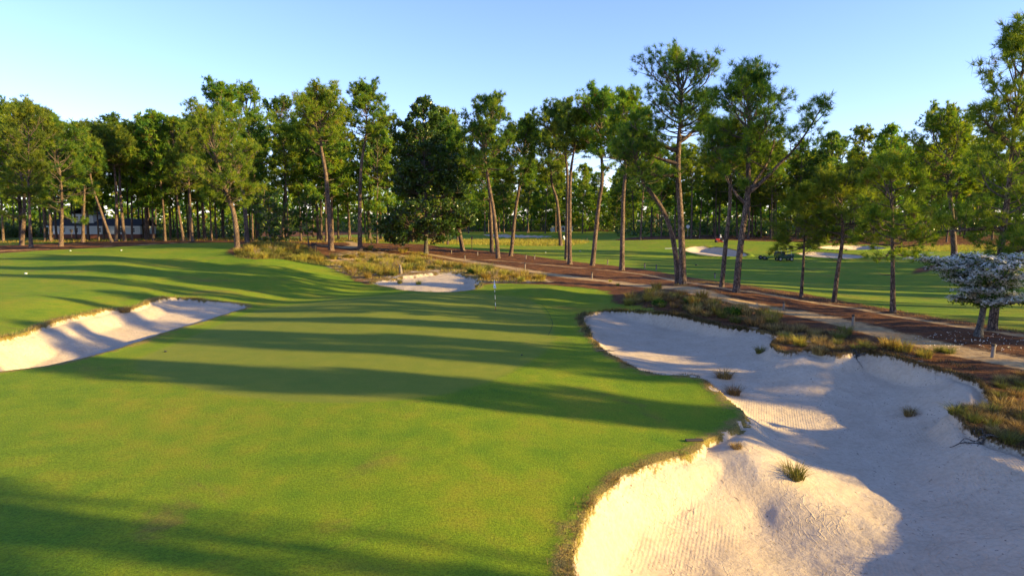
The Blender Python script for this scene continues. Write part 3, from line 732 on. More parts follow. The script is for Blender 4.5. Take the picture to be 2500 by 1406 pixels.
O = 'needles_olive'
HEROES = [
 # left edge wood
 (53,599,[(55,420),(15,222)],470,72,11,'tall','leftmost tall pine at the photo\'s left edge, yellow-green crown low down',O),
 (76,604,[(68,420),(62,242)],505,55,9,'ragged','second pine from the left edge, slim with a high pointed crown',O),
 (149,601,[(148,430),(130,264)],520,66,11,'round','straight dark-trunked pine in front of the white house, third from the left','needles'),
 (202,591,[(204,430),(200,290)],480,50,8,'round','straight pine just left of the white house\'s upper storey',O),
 (274,592,[(245,500),(222,425),(214,360)],430,34,7,'round','pine leaning steeply to the left across the white house','needles'),
 (283,590,[(281,450),(270,318)],420,48,8,'round','upright pine standing at the foot of the steeply leaning one',O),
 (305,589,[(292,450),(292,345)],425,35,8,'flat','pine bending left, next right of the leaning pine\'s foot','needles'),
 (357,587,[(352,440),(345,306)],410,50,8,'round','pine with a rounded crown midway between the white house and the left mound','needles'),
 (448,589,[(430,470),(415,277)],440,40,7,'ragged','thin sunlit pine with an open spiky top, left of the bushy leaning crown','needles'),
 (470,589,[(463,460),(455,340)],465,44,7,'round','thin sunlit pine with low bright foliage, right of the open spiky one',O),
 (500,585,[(492,430),(490,262)],450,55,8,'round','dark-footed pine behind the broad olive crown left of the scrub mound','needles'),
 (580,609,[(572,500),(552,430),(505,238)],455,84,14,'round','thick dark pine beside the scrub mound, curving left into a broad olive crown',O),
 (631,583,[(622,440),(605,300),(600,190)],420,55,10,'tall','tall pine behind the scrub mound with the highest green crown at left','needles'),
 (604,592,[(590,430),(545,300),(540,192)],390,48,11,'round','thick sunlit orange trunk at the scrub mound under a paired high crown','needles'),
 # centre left
 (692,580,[(695,400),(687,230)],400,46,9,'round','dark pine behind the small bright green broadleaf tree','needles'),
 (809,612,[(795,400),(780,300),(778,206)],400,62,13,'round','large pine with brownish-olive crown and leaning trunk beside the sandy path',O),
 (879,612,[(880,400),(893,280),(893,192)],400,50,11,'tall','tall straight pine left of the magnolia, narrow tufted top','needles'),
 (903,587,[(900,470),(935,330)],450,46,9,'round','shorter pine just behind the tall straight one left of the magnolia',O),
 (778,587,[(770,450),(742,300)],440,50,8,'round','sunlit pine between the bin and the large olive pine','needles'),
 (1130,612,[(1112,500),(1095,420),(1075,285)],430,58,11,'ragged','pine leaning left out of the right side of the dark magnolia','needles'),
 # centre
 (1216,631,[(1206,500),(1195,420),(1186,325),(1200,214)],425,66,11,'tall','pine with a tall layered crown right of the magnolia, forward trunk of a pair','needles'),
 (1201,616,[(1197,480),(1190,400),(1175,290)],440,46,10,'round','rear trunk of the pair under the tall layered crown','needles'),
 (1247,625,[(1258,500),(1268,433),(1283,282)],425,48,10,'round','pine leaning right, next to the layered pair','needles'),
 (1369,600,[(1360,480),(1346,420),(1340,300)],440,38,9,'round','pale forked pine behind the close twin trunks','needles_olive'),
 (1383,633,[(1386,420),(1380,330),(1365,240)],430,58,10,'round','left of the close twin trunks in mid picture','needles'),
 (1391,645,[(1392,420),(1402,330),(1412,262)],420,46,11,'round','right of the close twin trunks in mid picture, slightly nearer',O),
 (1446,649,[(1461,480),(1470,400),(1466,300),(1463,206)],415,62,12,'round','pine leaning right with forked top between the twin trunks and the straight one','needles'),
 (1518,660,[(1522,470),(1527,330),(1528,205)],450,62,13,'tall','straight pine beside the far path, left of the curved trunk','needles'),
 # right heroes
 (1956,725,[(1963,600),(1965,500),(1966,410)],630,62,9,'young','slim young pine left of the forked one, in front of the green cart',O),
 (2036,738,[(2046,640),(2060,520),(2050,360)],560,85,12,'young','young pine with pale forking limbs in its middle',O),
 (2180,762,[(2181,600),(2184,450),(2178,312)],630,92,14,'young','bushy young pine with low sweeping limbs left of the white dogwood',O),
 (2330,627,[(2326,500),(2318,400),(2310,258)],470,82,15,'flat','dark flat-topped pine behind the white dogwood',O),
 (2464,640,[(2480,540),(2500,420),(2530,170)],470,70,12,'round','leaning pine at the right edge behind the thick trunk','needles'),
]
for (bx, by, path, cby, hw, wpx, pn, lab, mt) in HEROES:
    kw = {}
    if pn == 'young': kw = dict(up=0.8, droop=6, nprim=34)
    if bx in (2330,): kw['fix'] = (lambda h: h)(hit(bx, by))
    hero_pine(bx, by, path, cby, hw, wpx, pn, lab, mt, **kw)

# the tall group on the mound right of the green
hero_pine(1668, 694, [(1664,520),(1656,360),(1662,240),(1668,106)], 360, 92, 18, 'ragged', 'tallest pine, airy open crown, right of two trunks touching at the foot', 'needles', 44,
          leaders=[(.60,165,5.2,18,25,9,1.7),(.66,10,4.6,25,35,8,1.6),(.53,185,3.6,2,30,6,1.3),(.47,175,3.0,-6,20,4,1.2)], dead=8)
hero_pine(1655, 692, [(1650,610),(1636,530),(1612,465),(1572,400),(1545,300)], 440, 62, 14, 'round', 'pine whose trunk curves left out of the tallest pine\'s foot', 'needles', 34, dead=7)
hero_pine(1762, 701, [(1772,580),(1781,455),(1782,300)], 430, 55, 12, 'round', 'thin straight pine between the two tallest pines', O, 34)
hero_pine(1797, 713, [(1808,580),(1826,430),(1828,300),(1832,128)], 375, 88, 17, 'tall', 'second tallest pine, big limb sweeping out to the right', 'needles', 50,
          leaders=[(.50,-10,8.6,36,14,14,1.5),(.52,20,5.2,35,30,10,1.6),(.45,185,3.0,30,40,5,1.2),(.56,160,4.2,38,30,8,1.5)], dead=7)
hero_pine(2423, 806, [(2433,700),(2443,600),(2462,400),(2480,200),(2500,22)], 560, 92, 23, 'ragged', 'thick-trunked pine behind the white dogwood, crown rising past the photo\'s right edge', O, 50,
          leaders=[(.40,5,4.0,12,10,7,1.4),(.48,170,3.4,0,10,7,1.3),(.70,178,2.6,30,20,8,1.1)], dead=8)

# ---- magnolia
x, y, z = hit(1040, 619)
Hm, _ = top_height(1035, 247, y, z)
mg = pine_meshes(77, Hm, 0.42, [(0, 0, 0), (.3, .1, 0), (.6, -.1, .1), (1, -.3, 0)], 0.13, 112 * y / FPX, 'cone', 110, 9, 0.50, 0.24, (), 3, 0.75, 14, 1.15, 0, 'leaf', spread=1.3)
mag = tree_obj('magnolia_tree', 'big dark glossy magnolia with a broad cone of leaves down to the path', 'magnolia tree', mg, (M['bark_grey'], M['limb'], M['broad_dark']), (x, y, z - .05))
# ---- small broadleaf trees
def small_tree(bx, by, tx, ty, hw, label, mat, cbf=0.35, nprim=26, seed=5, name='broadleaf_tree', r=0.12, K=10, ln=.3, wd=.16, pn='flat', up=.7):
    x, y, z = hit(bx, by); H, xt = top_height(tx, ty, y, z)
    me = pine_meshes(seed, H, r, [(0, 0, 0), (.3, (xt - x) * .3, 0), (.65, (xt - x) * .7, .1), (1, xt - x, 0)], cbf, hw * y / FPX, pn, nprim, K, ln, wd, (), 2, up, 0, 1.1, 0, 'leaf', spread=1.1)
    return tree_obj(name, label, 'tree', me, (M['bark_grey'], M['twig'], M[mat]), (x, y, z - .05))
small_tree(754, 606, 745, 500, 44, 'small spreading bright green broadleaf tree beside the bin', 'broad_light', .32, 24, 11)
small_tree(682, 592, 690, 522, 40, 'dark leafy bush at the back of the scrub mound', 'broad_dark', .08, 34, 12, 'shrub', .07)
small_tree(907, 601, 905, 532, 14, 'slender yellow-green sapling left of the magnolia', 'broad_light', .15, 20, 13, 'sapling', .04, 8, .26, .12, 'tall')
small_tree(664, 598, 640, 470, 42, 'dark broadleaf tree growing behind the scrub mound', 'broad_dark', .12, 40, 14, 'broadleaf_tree', .12)
small_tree(117, 582, 122, 535, 26, 'bare pale-limbed small tree beside the white house', 'broad_light', .3, 18, 16, 'ornamental_tree', .16, 4, .2, .1, 'flat')

# ---- dogwood
x, y, z = hit(2388, 820)
rng = np.random.default_rng(31)
tl = []; li = []; tips = []
def bend(p, a, e, L, m, ca=0, ce=0):
    q = [np.array(p, float)]
    for k in range(m):
        a += ca / m + rng.normal(0, .09); e += ce / m + rng.normal(0, .07)
        q.append(q[-1] + L / m * np.array([math.cos(a) * math.cos(e), math.sin(a) * math.cos(e), math.sin(e)]))
    return np.array(q)
fork = bend((0, 0, 0), 0.3, R(84), 1.7, 5)
tl.append((np.r_[[fork[0] - [0, 0, .4]], fork], np.r_[.27, .25, .17, .15, .14, .14, .13]))
axes = [bend(fork[-1], R(10), R(54), 3.1, 6, .2, -.35), bend(fork[-1], R(165), R(62), 2.9, 6, .2, -.5), bend(fork[-1], R(80), R(58), 2.8, 6, 0, -.4), bend(fork[-1], R(-60), R(56), 2.7, 6, 0, -.5)]
for a in axes: tl.append((a, np.linspace(.10, .03, 7)))
low = [bend(fork[4 + k % 2], 1.25 * k + .4, R(30), 1.5, 5, .2, -.3) for k in range(5)]
for a in low: tl.append((a, np.linspace(.05, .02, 6)))
axes += low
for a in axes:
    for k in range(11 if len(a) == 7 else 6):
        t = .12 + .86 * (k + rng.uniform()) / 11; P0, _ = interp_line(a, t)
        az = k * 2.4 + rng.uniform(0, 1); L = rng.uniform(.9, 1.8) * (.85 + .25 * t if t < .8 else .8) * (1 if len(a) == 7 else .5)
        b = bend(P0, az, R(16), L, 5, .3, -.2); li.append((b, np.linspace(.028, .008, 6)))
        for s in np.linspace(.25, 1, 7):
            S, T = interp_line(b, s)
            for sg in (-1, 1):
                c = bend(S, math.atan2(T[1], T[0]) + sg * rng.uniform(.5, 1.2), R(6), rng.uniform(.25, .6), 2, 0, .1); li.append((c, np.array([.008, .006, .004])))
                tips += [(c[-1], None), (c[1], None)]
V, F = tubes(tl, 10); dt = np_mesh('trunk', V, F, True); V, F = tubes(li, 4); dl = np_mesh('limbs', V, F, True)
TP = np.array([t[0] for t in tips]); UPV = np.tile([0, 0, 1.], (len(TP), 1))
keep = rng.uniform(size=len(TP)) < .85
PB = np.repeat(TP[keep], 4, 0) + rng.normal(0, .12, (keep.sum() * 4, 3)) * [1, 1, .35] + [0, 0, .05]
n = len(PB); K = 4; th = rng.uniform(0, 6.28, (n, 1)) + np.arange(4)[None] * 1.571
tl_ = rng.normal(0, .25, (n, 2)); dirs = np.stack([np.cos(th), np.sin(th), np.cos(th) * tl_[:, :1] + np.sin(th) * tl_[:, 1:]], -1)
sid = np.stack([-np.sin(th), np.cos(th), 0 * th], -1) * .05; c = PB[:, None, :] + 0 * dirs; Lb = .125
V = np.stack([c, c + dirs * Lb * .6 - sid, c + dirs * Lb, c + dirs * Lb * .6 + sid], 2).reshape(-1, 3)
bl = np_mesh('blossom', V, np.arange(len(V)).reshape(-1, 4), False, {'tint': np.repeat(rng.uniform(0, 1, n), 16)})
lv = tuft_mesh('leaves', np.repeat(TP, 2, 0) + rng.normal(0, .08, (len(TP) * 2, 3)) - [0, 0, .04], np.repeat(UPV, 2, 0), rng, 4, .11, .05, 1.5, 'leaf')
dg = tag(empty('dogwood_tree', (x, y, z - .05), R(-25)), 'small dogwood in full white blossom at the right edge', 'dogwood tree')
dg.scale = (1.08, 1.08, 1.2)
kids(dg, link_mesh('trunk', dt, M['bark_grey'], dg), link_mesh('limbs', dl, M['bark_grey'], dg), link_mesh('blossom', bl, M['blossom'], dg), link_mesh('leaves', lv, M['broad_light'], dg))
n = 170; ang = rng.uniform(0, 6.28, n); rr = 3.6 * np.sqrt(rng.uniform(0, 1, n)); fx = x + rr * np.cos(ang) - .4; fy = y - 1.4 + rr * .8 * np.sin(ang)
Pp = np.c_[fx, fy, ground_z(fx, fy) + .02]
tag(link_mesh('fallen_petals', tuft_mesh('fallen_petals', Pp, np.tile([0, 0, .2], (n, 1)), rng, 2, .055, .045, .9, 'leaf'), M['blossom']), 'white petals scattered on the pine straw below the dogwood', 'petals', kind='stuff')

# ------------------------------------------------------------------ the woods: variants copied many times
rng = np.random.default_rng(9)
VAR = []
for k in range(9):
    H = 24.0
    lean = rng.normal(0, .5, 2)
    pn = ['round', 'tall', 'ragged', 'flat', 'round', 'tall', 'ragged', 'round', 'young'][k]
    cb = [.42, .36, .46, .56, .3, .45, .35, .25, .10][k]
    Rd = [4.3, 3.7, 4.0, 4.5, 4.7, 3.4, 3.9, 4.3, 4.6][k]
    me = pine_meshes(300 + k, H, .26, [(0, 0, 0), (.35, lean[0] * .3, lean[1] * .3), (.7, lean[0] * .8, lean[1]), (1, lean[0], lean[1] * 1.3)], cb, Rd, pn, 40 if k < 8 else 54, 10, .78, .20, (), 2, 1.0, 5 if k < 8 else 14, .8, 4)
    for m_, mt in zip(me, (M['bark'], M['limb'], M[O] if k % 3 == 0 else M['needles'])): m_.materials.append(mt)
    VAR.append(me)

def wood_tree(k, x, y, H, rz, label, group, name='pine_tree'):
    z = gz1(x, y); s = H / 24.0
    t = tag(empty(name, (x, y, z - .1), rz), label, 'pine tree', group); t.scale = (s * rng.uniform(.88, 1.15), s * rng.uniform(.88, 1.15), s)
    kids(t, *[link_mesh(nm, me, None, t) for nm, me in zip(('trunk', 'limbs', 'crown'), VAR[k])])
    return t

taken = [(o.location.x, o.location.y) for o in SC.objects if o.type == 'EMPTY']
def scatter(n, fn, mind, label, group, hs, vs=range(8)):
    got = 0; tries = 0; made = []
    while got < n and tries < n * 60:
        tries += 1
        x, y = fn()
        if any((x - a) ** 2 + (y - b) ** 2 < mind * mind for a, b in taken): continue
        taken.append((x, y)); got += 1
        made.append(wood_tree(int(rng.choice(list(vs))), x, y, rng.uniform(*hs), rng.uniform(0, 6.28), label, group))
    return made
def band(px0, px1, y0, y1):
    def f():
        y = rng.uniform(y0, y1); px = rng.uniform(px0, px1); return (px - 1250) / FPX * y, y
    return f
scatter(40, band(-150, 560, 150, 185), 4.0, 'pine in the dense wood behind the left fairway, trunk in shade', 'pines of the left wood', (23, 28))
scatter(30, band(-200, 640, 186, 240), 4.5, 'far pine deep in the left wood, only its trunk and dark crown showing', 'pines deep in the left wood', (24, 30))
scatter(34, band(600, 1130, 150, 215), 5.0, 'pine in the wood behind the scrub mound and magnolia', 'pines behind the magnolia', (23, 29), (0, 1, 2, 4, 6, 7))
scatter(40, band(1080, 1640, 255, 315), 5.0, 'far sunlit pine along the edge beyond the middle fairway', 'pines beyond the middle fairway', (22, 28), (1, 4, 6, 7, 8, 8))
scatter(38, band(1540, 2050, 185, 245), 4.5, 'dark pine in the shaded wood behind the far green', 'pines behind the far green', (22, 27))
scatter(46, band(1950, 2650, 165, 250), 4.5, 'dark pine in the wood beyond the right fairway', 'pines beyond the right fairway', (23, 28))

# a mass of far-off wood behind everything
n = 9000
ang = rng.uniform(-62, 62, n); dd = rng.uniform(330, 420, n); fx = np.sin(np.radians(ang)) * dd; fy = np.cos(np.radians(ang)) * dd
hh = (16 + 10 * vnoise(fx * .06, fy * .06) + rng.uniform(-2, 2, n)); zz = ground_z(fx, fy)
P = np.c_[fx, fy, zz + rng.uniform(0, 1, n) ** 1.3 * hh]
tag(link_mesh('distant_wood', tuft_mesh('distant_wood', P, np.tile([0, 0, .4], (n, 1)), rng, 12, 3.0, 1.1, 1.2, 'leaf'), M['needles']), 'far-off mass of woodland closing the view', 'wood', kind='stuff')
# low undergrowth at the foot of the woods
def undergrowth(name, label, px0, px1, y0, y1, n, h, mat):
    y = rng.uniform(y0, y1, n); x = (rng.uniform(px0, px1, n) - 1250) / FPX * y
    k = vnoise(x * .12, y * .12) > .28; x, y = x[k], y[k]
    P = np.c_[x, y, ground_z(x, y) + rng.uniform(0, 1, len(x)) ** 1.4 * h * vnoise(x * .2, y * .2)]
    tag(link_mesh(name, tuft_mesh(name, P, np.tile([0, 0, .5], (len(P), 1)), rng, 10, .75, .3, 1.1, 'leaf'), mat), label, 'undergrowth', kind='stuff')
undergrowth('undergrowth', 'dark bushes under the far left pines', -250, 640, 190, 275, 5200, 8.0, M['broad_dark'])
undergrowth('undergrowth', 'leafy bushes under the far middle pines', 560, 1650, 285, 335, 5200, 9.0, M['broad_dark'])
undergrowth('undergrowth', 'dark bushes under the far right pines', 1500, 2750, 215, 290, 5200, 8.0, M['broad_dark'])

# trees outside the frame on the sunny side; they throw the long shadows over the green
def side(x0, x1, y0, y1):
    def f():
        while True:
            x, y = rng.uniform(x0, x1), rng.uniform(y0, y1)
            if x > .86 * y + 5.5: return x, y
    return f
LBL = 'tall pine beyond the right edge whose shadow crosses the green'
def caster(x, y, H, k, sx=1.0):
    t = wood_tree(k, x, y, H, rng.uniform(0, 6.28), LBL, 'pines right of the view'); t.scale[0] *= .47 * sx; t.scale[1] *= .47 * sx
    return t
for (x, y, H, k) in [(41,25,17,0),(50,28.8,22,1),(54,19,21,2),(66,36,22,4),(45,15.0,18,5),(70,17,23,6),(80,21,22,0),(96,36,24,2),(96,20,23,3),(57,10.4,21,5),(70,8.2,23,5),(52,23,20,5),(72,31,22,5),(76,13,23,5),(56,34,21,6),(63,40,22,5),(49,12.4,19,6),(60,26.3,20,1),(86,25,23,5),(62,46,21,5),(84,60,30,1),(52,44.5,28,3),(47,39.5,26,3),(60,51,31,3),
                     (62,-2.2,33,3),(45,.2,21,5),(50,-3.2,22,1),(54,-8,22,2),(46,-17,20,0),(70,-8,24,6),(60,-20,22,4),(74,-23,24,3),(80,50,23,1),(102,44,24,4),(114,56,24,6)]:
    caster(x, y, H, k)
LBL = 'pine right of the view shading the right fairway'
for (x, y, H, k) in [(78,58,22,1),(86,66,24,2),(92,60,21,5),(98,74,23,6),(106,68,24,0),(112,80,22,3),(120,74,25,4),(96,52,22,7),(128,88,24,1),(118,60,23,2),(136,78,25,5),(104,86,22,6),(140,98,24,0),
 (82,64,23,4),(90,70,22,7),(96,80,24,4),(103,64,23,8),(110,92,23,7),(116,68,25,4),(124,96,24,7),(88,56,22,4),(100,90,22,8),(132,86,25,4),(78,50,21,7),(112,58,24,4)]:
    wood_tree(k, x, y, min(H, (x - 23) * .265), rng.uniform(0, 6.28), LBL, 'pines right of the fairway')
LBL = 'unseen low young pine added beyond the right edge to shade the heath'
for (x, y, H) in [(25.5,18.5,3.2),(26.5,21.5,3.6),(27.5,25,3.4),(28,28,3.0)]:  # out-of-view pines added to keep the sun off the heath
    wood_tree(8, x, y, H, rng.uniform(0, 6.28), LBL, 'unseen young pines added to shade the heath')
# ------------------------------------------------------------------ grass tussocks
def blades(P, rng, h=.55, wd=.012, lean=.7, nper=1, tint=None, seg=3, dirbias=None):
    """arching blades rooted at P; returns verts, faces(tri), tint"""
    n = len(P); a = rng.uniform(0, 6.28, n); L = h * rng.uniform(.55, 1.15, n); ln = lean * rng.uniform(.25, 1.2, n)
    d = np.c_[np.cos(a), np.sin(a), 0 * a]
    if dirbias is not None: d = unit(d + dirbias)
    s = np.c_[-d[:, 1], d[:, 0], 0 * a] * wd * rng.uniform(.7, 1.3, n)[:, None]
    q = []
    for k in range(seg + 1):
        t = k / seg
        q.append(P + d * (ln * L * t ** 1.7)[:, None] + np.c_[0 * a, 0 * a, L * (t - .38 * np.minimum(ln, 1.6) * t ** 2.2)])
    V = []
    for k in range(seg): V += [q[k] - s * (1 - k / seg), q[k] + s * (1 - k / seg)]
    V.append(q[seg]); m = 2 * seg + 1
    V = np.stack(V, 1).reshape(-1, 3)
    T = []
    for k in range(seg - 1): T += [(2 * k, 2 * k + 1, 2 * k + 3), (2 * k, 2 * k + 3, 2 * k + 2)]
    T.append((2 * seg - 2, 2 * seg - 1, 2 * seg))
    F = (np.arange(n)[:, None, None] * m + np.array(T)[None]).reshape(-1, 3)
    tt = np.repeat(np.clip((rng.beta(2, 2, n) if tint is None else tint), 0, 1), m)
    return V, F, tt

rng = np.random.default_rng(21)
def tussock_mesh(name, n, r, h, wd, lean, mat):
    a = rng.uniform(0, 6.28, n); rr = r * np.sqrt(rng.uniform(0, 1, n))
    d = np.c_[np.cos(a), np.sin(a), 0 * a]
    P = d * rr[:, None]; P[:, 2] = -.04
    V, F, tt = blades(P, rng, h, wd, lean, dirbias=d * 1.4)
    me = np_mesh(name, V, F, False, {'tint': tt}); me.materials.append(M[mat]); return me
TUS = {
 'gold': [tussock_mesh('tussock', 210, .30, .78, .017, .75, 'gold_grass') for _ in range(4)],
 'green': [tussock_mesh('tussock', 230, .26, .64, .014, .95, 'green_grass') for _ in range(3)],
 'brown': [tussock_mesh('tussock', 230, .28, .60, .013, .95, 'brown_grass') for _ in range(3)],
}
def twig_mesh(seed, h=.9):
    r = np.random.default_rng(seed); ls = []
    for k in range(16):
        a = r.uniform(0, 6.28); e = r.uniform(.5, 1.4); p = [np.array([0, 0, -.05])]
        for i in range(4):
            a += r.normal(0, .3); e += r.normal(0, .15); p.append(p[-1] + h / 4 * r.uniform(.7, 1.2) * np.array([math.cos(a) * math.cos(e), math.sin(a) * math.cos(e), math.sin(e)]))
        ls.append((np.array(p), np.linspace(.013, .005, 5)))
        for j in range(6):
            S, T = interp_line(np.array(p), r.uniform(.35, 1)); q = [S]; a2 = a + r.normal(0, .9); e2 = r.uniform(.1, 1.2)
            for i in range(2): q.append(q[-1] + h * .16 * np.array([math.cos(a2) * math.cos(e2), math.sin(a2) * math.cos(e2), math.sin(e2)]))
            ls.append((np.array(q), np.array([.007, .005, .003])))
    V, F = tubes(ls, 3); me = np_mesh('twigs', V, F); me.materials.append(M['twig']); return me
TWIG = [twig_mesh(s) for s in (1, 2, 3)]
SHRUB = []
for s in (4, 5, 6):
    r_ = np.random.default_rng(s); n = 150; d = unit(r_.normal(0, 1, (n, 3))) * [1, 1, .7]; d[:, 2] = abs(d[:, 2])
    me = tuft_mesh('leaves', d * r_.uniform(.2, .5, (n, 1)), d, r_, 8, .14, .055, 1.1, 'leaf'); me.materials.append(M['broad_light' if s < 6 else 'broad_dark']); SHRUB.append(me)

def put_grass(me, px, py, s, label, group=None, name='grass_tussock', cat='grass tuft', xyz=None):
    x, y, z = hit(px, py) if xyz is None else xyz
    o = link_mesh(name, me); o.location = (x, y, z - .03); o.rotation_euler = (0, 0, rng.uniform(0, 6.28))
    o.scale = (s * rng.uniform(.9, 1.15), s * rng.uniform(.9, 1.15), s * rng.uniform(.85, 1.15))
    return tag(o, label, cat, group)
pick = lambda k: TUS[k][int(rng.integers(len(TUS[k])))]

# single tussocks one can point at
SINGLE = [('green',1938,1163,1.0,'green grass tuft alone on the bright sand of the near bunker face'),
 ('brown',2222,1012,.85,'lone brown grass tuft on shaded sand mid big bunker'),
 ('brown',1768,922,1.05,'brown grass tuft on the sand neck by the turf tip, farther of two'),
 ('brown',1790,962,1.05,'brown grass tuft by the turf tip, nearer of two'),
 ('brown',1797,1092,.55,'small dark tuft in the sand just below the turf point'),
 ('green',1856,860,.8,'bright yellow-green tuft on the sunlit sand spur'),
 ('brown',2000,862,1.0,'rusty tuft on the crest of the sunlit sand spur'),
 ('gold',1950,842,.95,'tawny tuft just behind the crest of the sand spur'),
 ('gold',2172,852,1.1,'glowing golden tuft at the bunker edge, left of two side by side'),
 ('gold',2206,858,1.1,'glowing golden tuft at the bunker edge, right of two side by side'),
 ('gold',2256,872,.95,'tawny tuft overhanging the shaded bunker wall below the path'),
 ('green',2292,858,.8,'yellow tuft between the path and the bunker, left of two short ones'),
 ('green',2316,862,.8,'yellow tuft between the path and the bunker, right of two short ones'),
 ('green',2062,815,1.25,'big dark green tuft beside the post halfway along the near path'),
 ('gold',1600,742,.75,'small bright yellow tuft on the sandy track across the right mound'),
 ('green',1592,718,1.35,'large drooping green and gold tuft on the left of the right mound'),
 ('gold',1582,730,1.1,'drooping straw-coloured tuft lowest on the left of the right mound'),
 ('gold',1166,702,.8,'yellow tuft at the right tip of the back bunker near the flag'),
 ('gold',976,692,.85,'straw tuft on the upper left sand of the back bunker'),
 ('gold',1022,694,.85,'straw tuft overhanging the middle of the back bunker'),
 ('brown',305,760,1.0,'shaggy brown tuft hanging over the left bunker\'s upper lip'),
 ('green',2462,1078,.9,'tawny tuft above the exposed roots at the right edge'),
 ('green',2336,1008,.9,'green tuft on the left tip of the dark heath above the big bunker'),
 ('gold',1490,688,.5,'tiny yellow tuft beside the sandy path behind the green, left of two'),
 ('gold',1508,697,.5,'tiny yellow tuft beside the sandy path behind the green, right of two')]
for k, a, b, s, lab in SINGLE: put_grass(pick(k), a, b, s, lab)

def zone(n, poly, kinds, smin, smax, label, group, mind=.55, shrubs=0.0, ok=None):
    pp = np.array(poly, float); got = []; tries = 0
    lo, hi = pp.min(0), pp.max(0)
    while len(got) < n and tries < n * 30:
        tries += 1
        px, py = rng.uniform(lo[0], hi[0]), rng.uniform(lo[1], hi[1])
        if poly_sdf(np.array([px]), np.array([py]), pp, 1.0)[0] < 0: continue
        x, y, z = hit(px, py)
        if any((x - a) ** 2 + (y - b) ** 2 < mind ** 2 for a, b in got): continue
        q = terrain(np.array([x]), np.array([y]))[1]
        if q['path'][0] > -.25 or q['sand'][0] > -.1: continue
        got.append((x, y)); u = rng.uniform()
        if u < shrubs:
            me = TWIG[int(rng.integers(3))] if u < shrubs * .5 else SHRUB[int(rng.integers(3))]
            tw = u < shrubs * .5
            put_grass(me, 0, 0, rng.uniform(.8, 1.3), (('bare twiggy shrub ' if tw else 'low leafy shrub ') + label[1]), ('bare shrubs ' if tw else 'leafy shrubs ') + label[1], 'low_shrub', 'shrub', (x, y, z))
        else:
            k = str(rng.choice(kinds)); put_grass(pick(k), 0, 0, rng.uniform(smin, smax), label[0][k] + ' ' + label[1], group, xyz=(x, y, z))
LB = dict(gold='golden wiregrass tuft', green='yellow-green grass tuft', brown='dry brown grass tuft')
zone(105, [(790,640),(830,628),(900,622),(1040,634),(1130,650),(1260,668),(1330,684),(1250,688),(1180,680),(1100,655),(1000,664),(960,672),(880,680),(850,664)], ['gold','gold','gold','green'], 1.0, 1.75, (LB, 'in the sandy scrub behind the green'), 'grass tufts in the scrub behind the green', .8, .16)
zone(60, [(575,620),(600,606),(650,596),(700,600),(750,612),(790,632),(800,642),(740,640),(690,634),(620,630)], ['green','green','gold'], 1.2, 2.0, (LB, 'on the scrub mound left of centre'), 'grass tufts on the left scrub mound', .8, .14)
zone(48, [(1520,742),(1570,712),(1640,698),(1700,702),(1780,722),(1840,750),(1900,775),(1900,800),(1850,798),(1760,780),(1680,765),(1600,752)], ['brown','brown','green','gold'], .8, 1.4, (LB, 'on the shaded mound below the tallest pines'), 'grass tufts on the right mound', .75, .06)
zone(26, [(1860,800),(1920,800),(2000,810),(2100,835),(2150,850),(2110,858),(2040,860),(1960,848),(1900,835)], ['brown','brown','brown','green'], .6, 1.1, (LB, 'on the heath between the near path and the big bunker'), 'grass tufts on the near heath', .6)
zone(26, [(2345,1000),(2430,930),(2500,915),(2500,1075),(2440,1066),(2380,1035)], ['brown','brown','green'], .6, 1.0, (LB, 'in the dark heath at the right edge'), 'grass tufts in the heath at the right edge', .5)
zone(14, [(900,604),(1030,612),(1040,626),(960,616),(880,610)], ['gold','brown'], .9, 1.3, (LB, 'beside the path below the magnolia'), 'grass tufts below the magnolia', .9)

# grass too thick to count
def grass_mass(name, label, poly, n, h, wd, mat, inworld=False, seed=3, cl=.3):
    r = np.random.default_rng(seed); W = world_poly(poly, 2) if not inworld else poly
    lo, hi = W.min(0), W.max(0); x = r.uniform(lo[0], hi[0], n * 3); y = r.uniform(lo[1], hi[1], n * 3)
    k = (poly_sdf(x, y, W, .5) > 0) & (vnoise(x * .8, y * .8) + .35 * vnoise(x * 2.7, y * 2.7) > cl + .2); x, y = x[k][:n], y[k][:n]
    q = terrain(x, y)[1]; k = (q['path'] < -.1) & (q['sand'] < 0); x, y = x[k], y[k]
    V, F, tt = blades(np.c_[x, y, ground_z(x, y) - .03], r, h, wd, .9)
    me = np_mesh(name, V, F, False, {'tint': tt}); me.materials.append(M[mat]); return tag(link_mesh(name, me), label, 'grass', kind='stuff')
grass_mass('tall_grass', 'strip of tall golden grass across the middle fairway', [(1040,596),(1060,590),(1150,588),(1300,585),(1400,588),(1440,592),(1400,600),(1300,602),(1200,600)], 9000, .95, .045, 'gold_grass', seed=1, cl=.1)
grass_mass('tall_grass', 'golden grass beyond the fairway at far right', [(2190,612),(2200,604),(2300,600),(2500,602),(2560,606),(2560,613),(2400,613),(2300,614)], 6000, .8, .04, 'gold_grass', seed=2, cl=.25)
grass_mass('tall_grass', 'rough grass at the far left under the wood', [(-60,590),(100,586),(400,580),(700,580),(1000,580),(1000,590),(760,594),(560,588),(300,588),(0,598)], 9000, .6, .05, 'gold_grass', seed=4, cl=.35)
grass_mass('ground_cover', 'low dry grass over the sandy scrub behind the green', [(780,642),(830,626),(900,618),(1040,630),(1250,660),(1340,684),(1280,690),(1180,688),(1150,672),(1050,660),(960,672),(880,682)], 14000, .42, .022, 'gold_grass', seed=5, cl=.3)
grass_mass('ground_cover', 'green ground cover on the left scrub mound', [(565,626),(600,604),(650,592),(720,598),(800,632),(810,648),(740,642),(690,634),(620,632)], 14000, .60, .030, 'green_grass', seed=6, cl=.2)
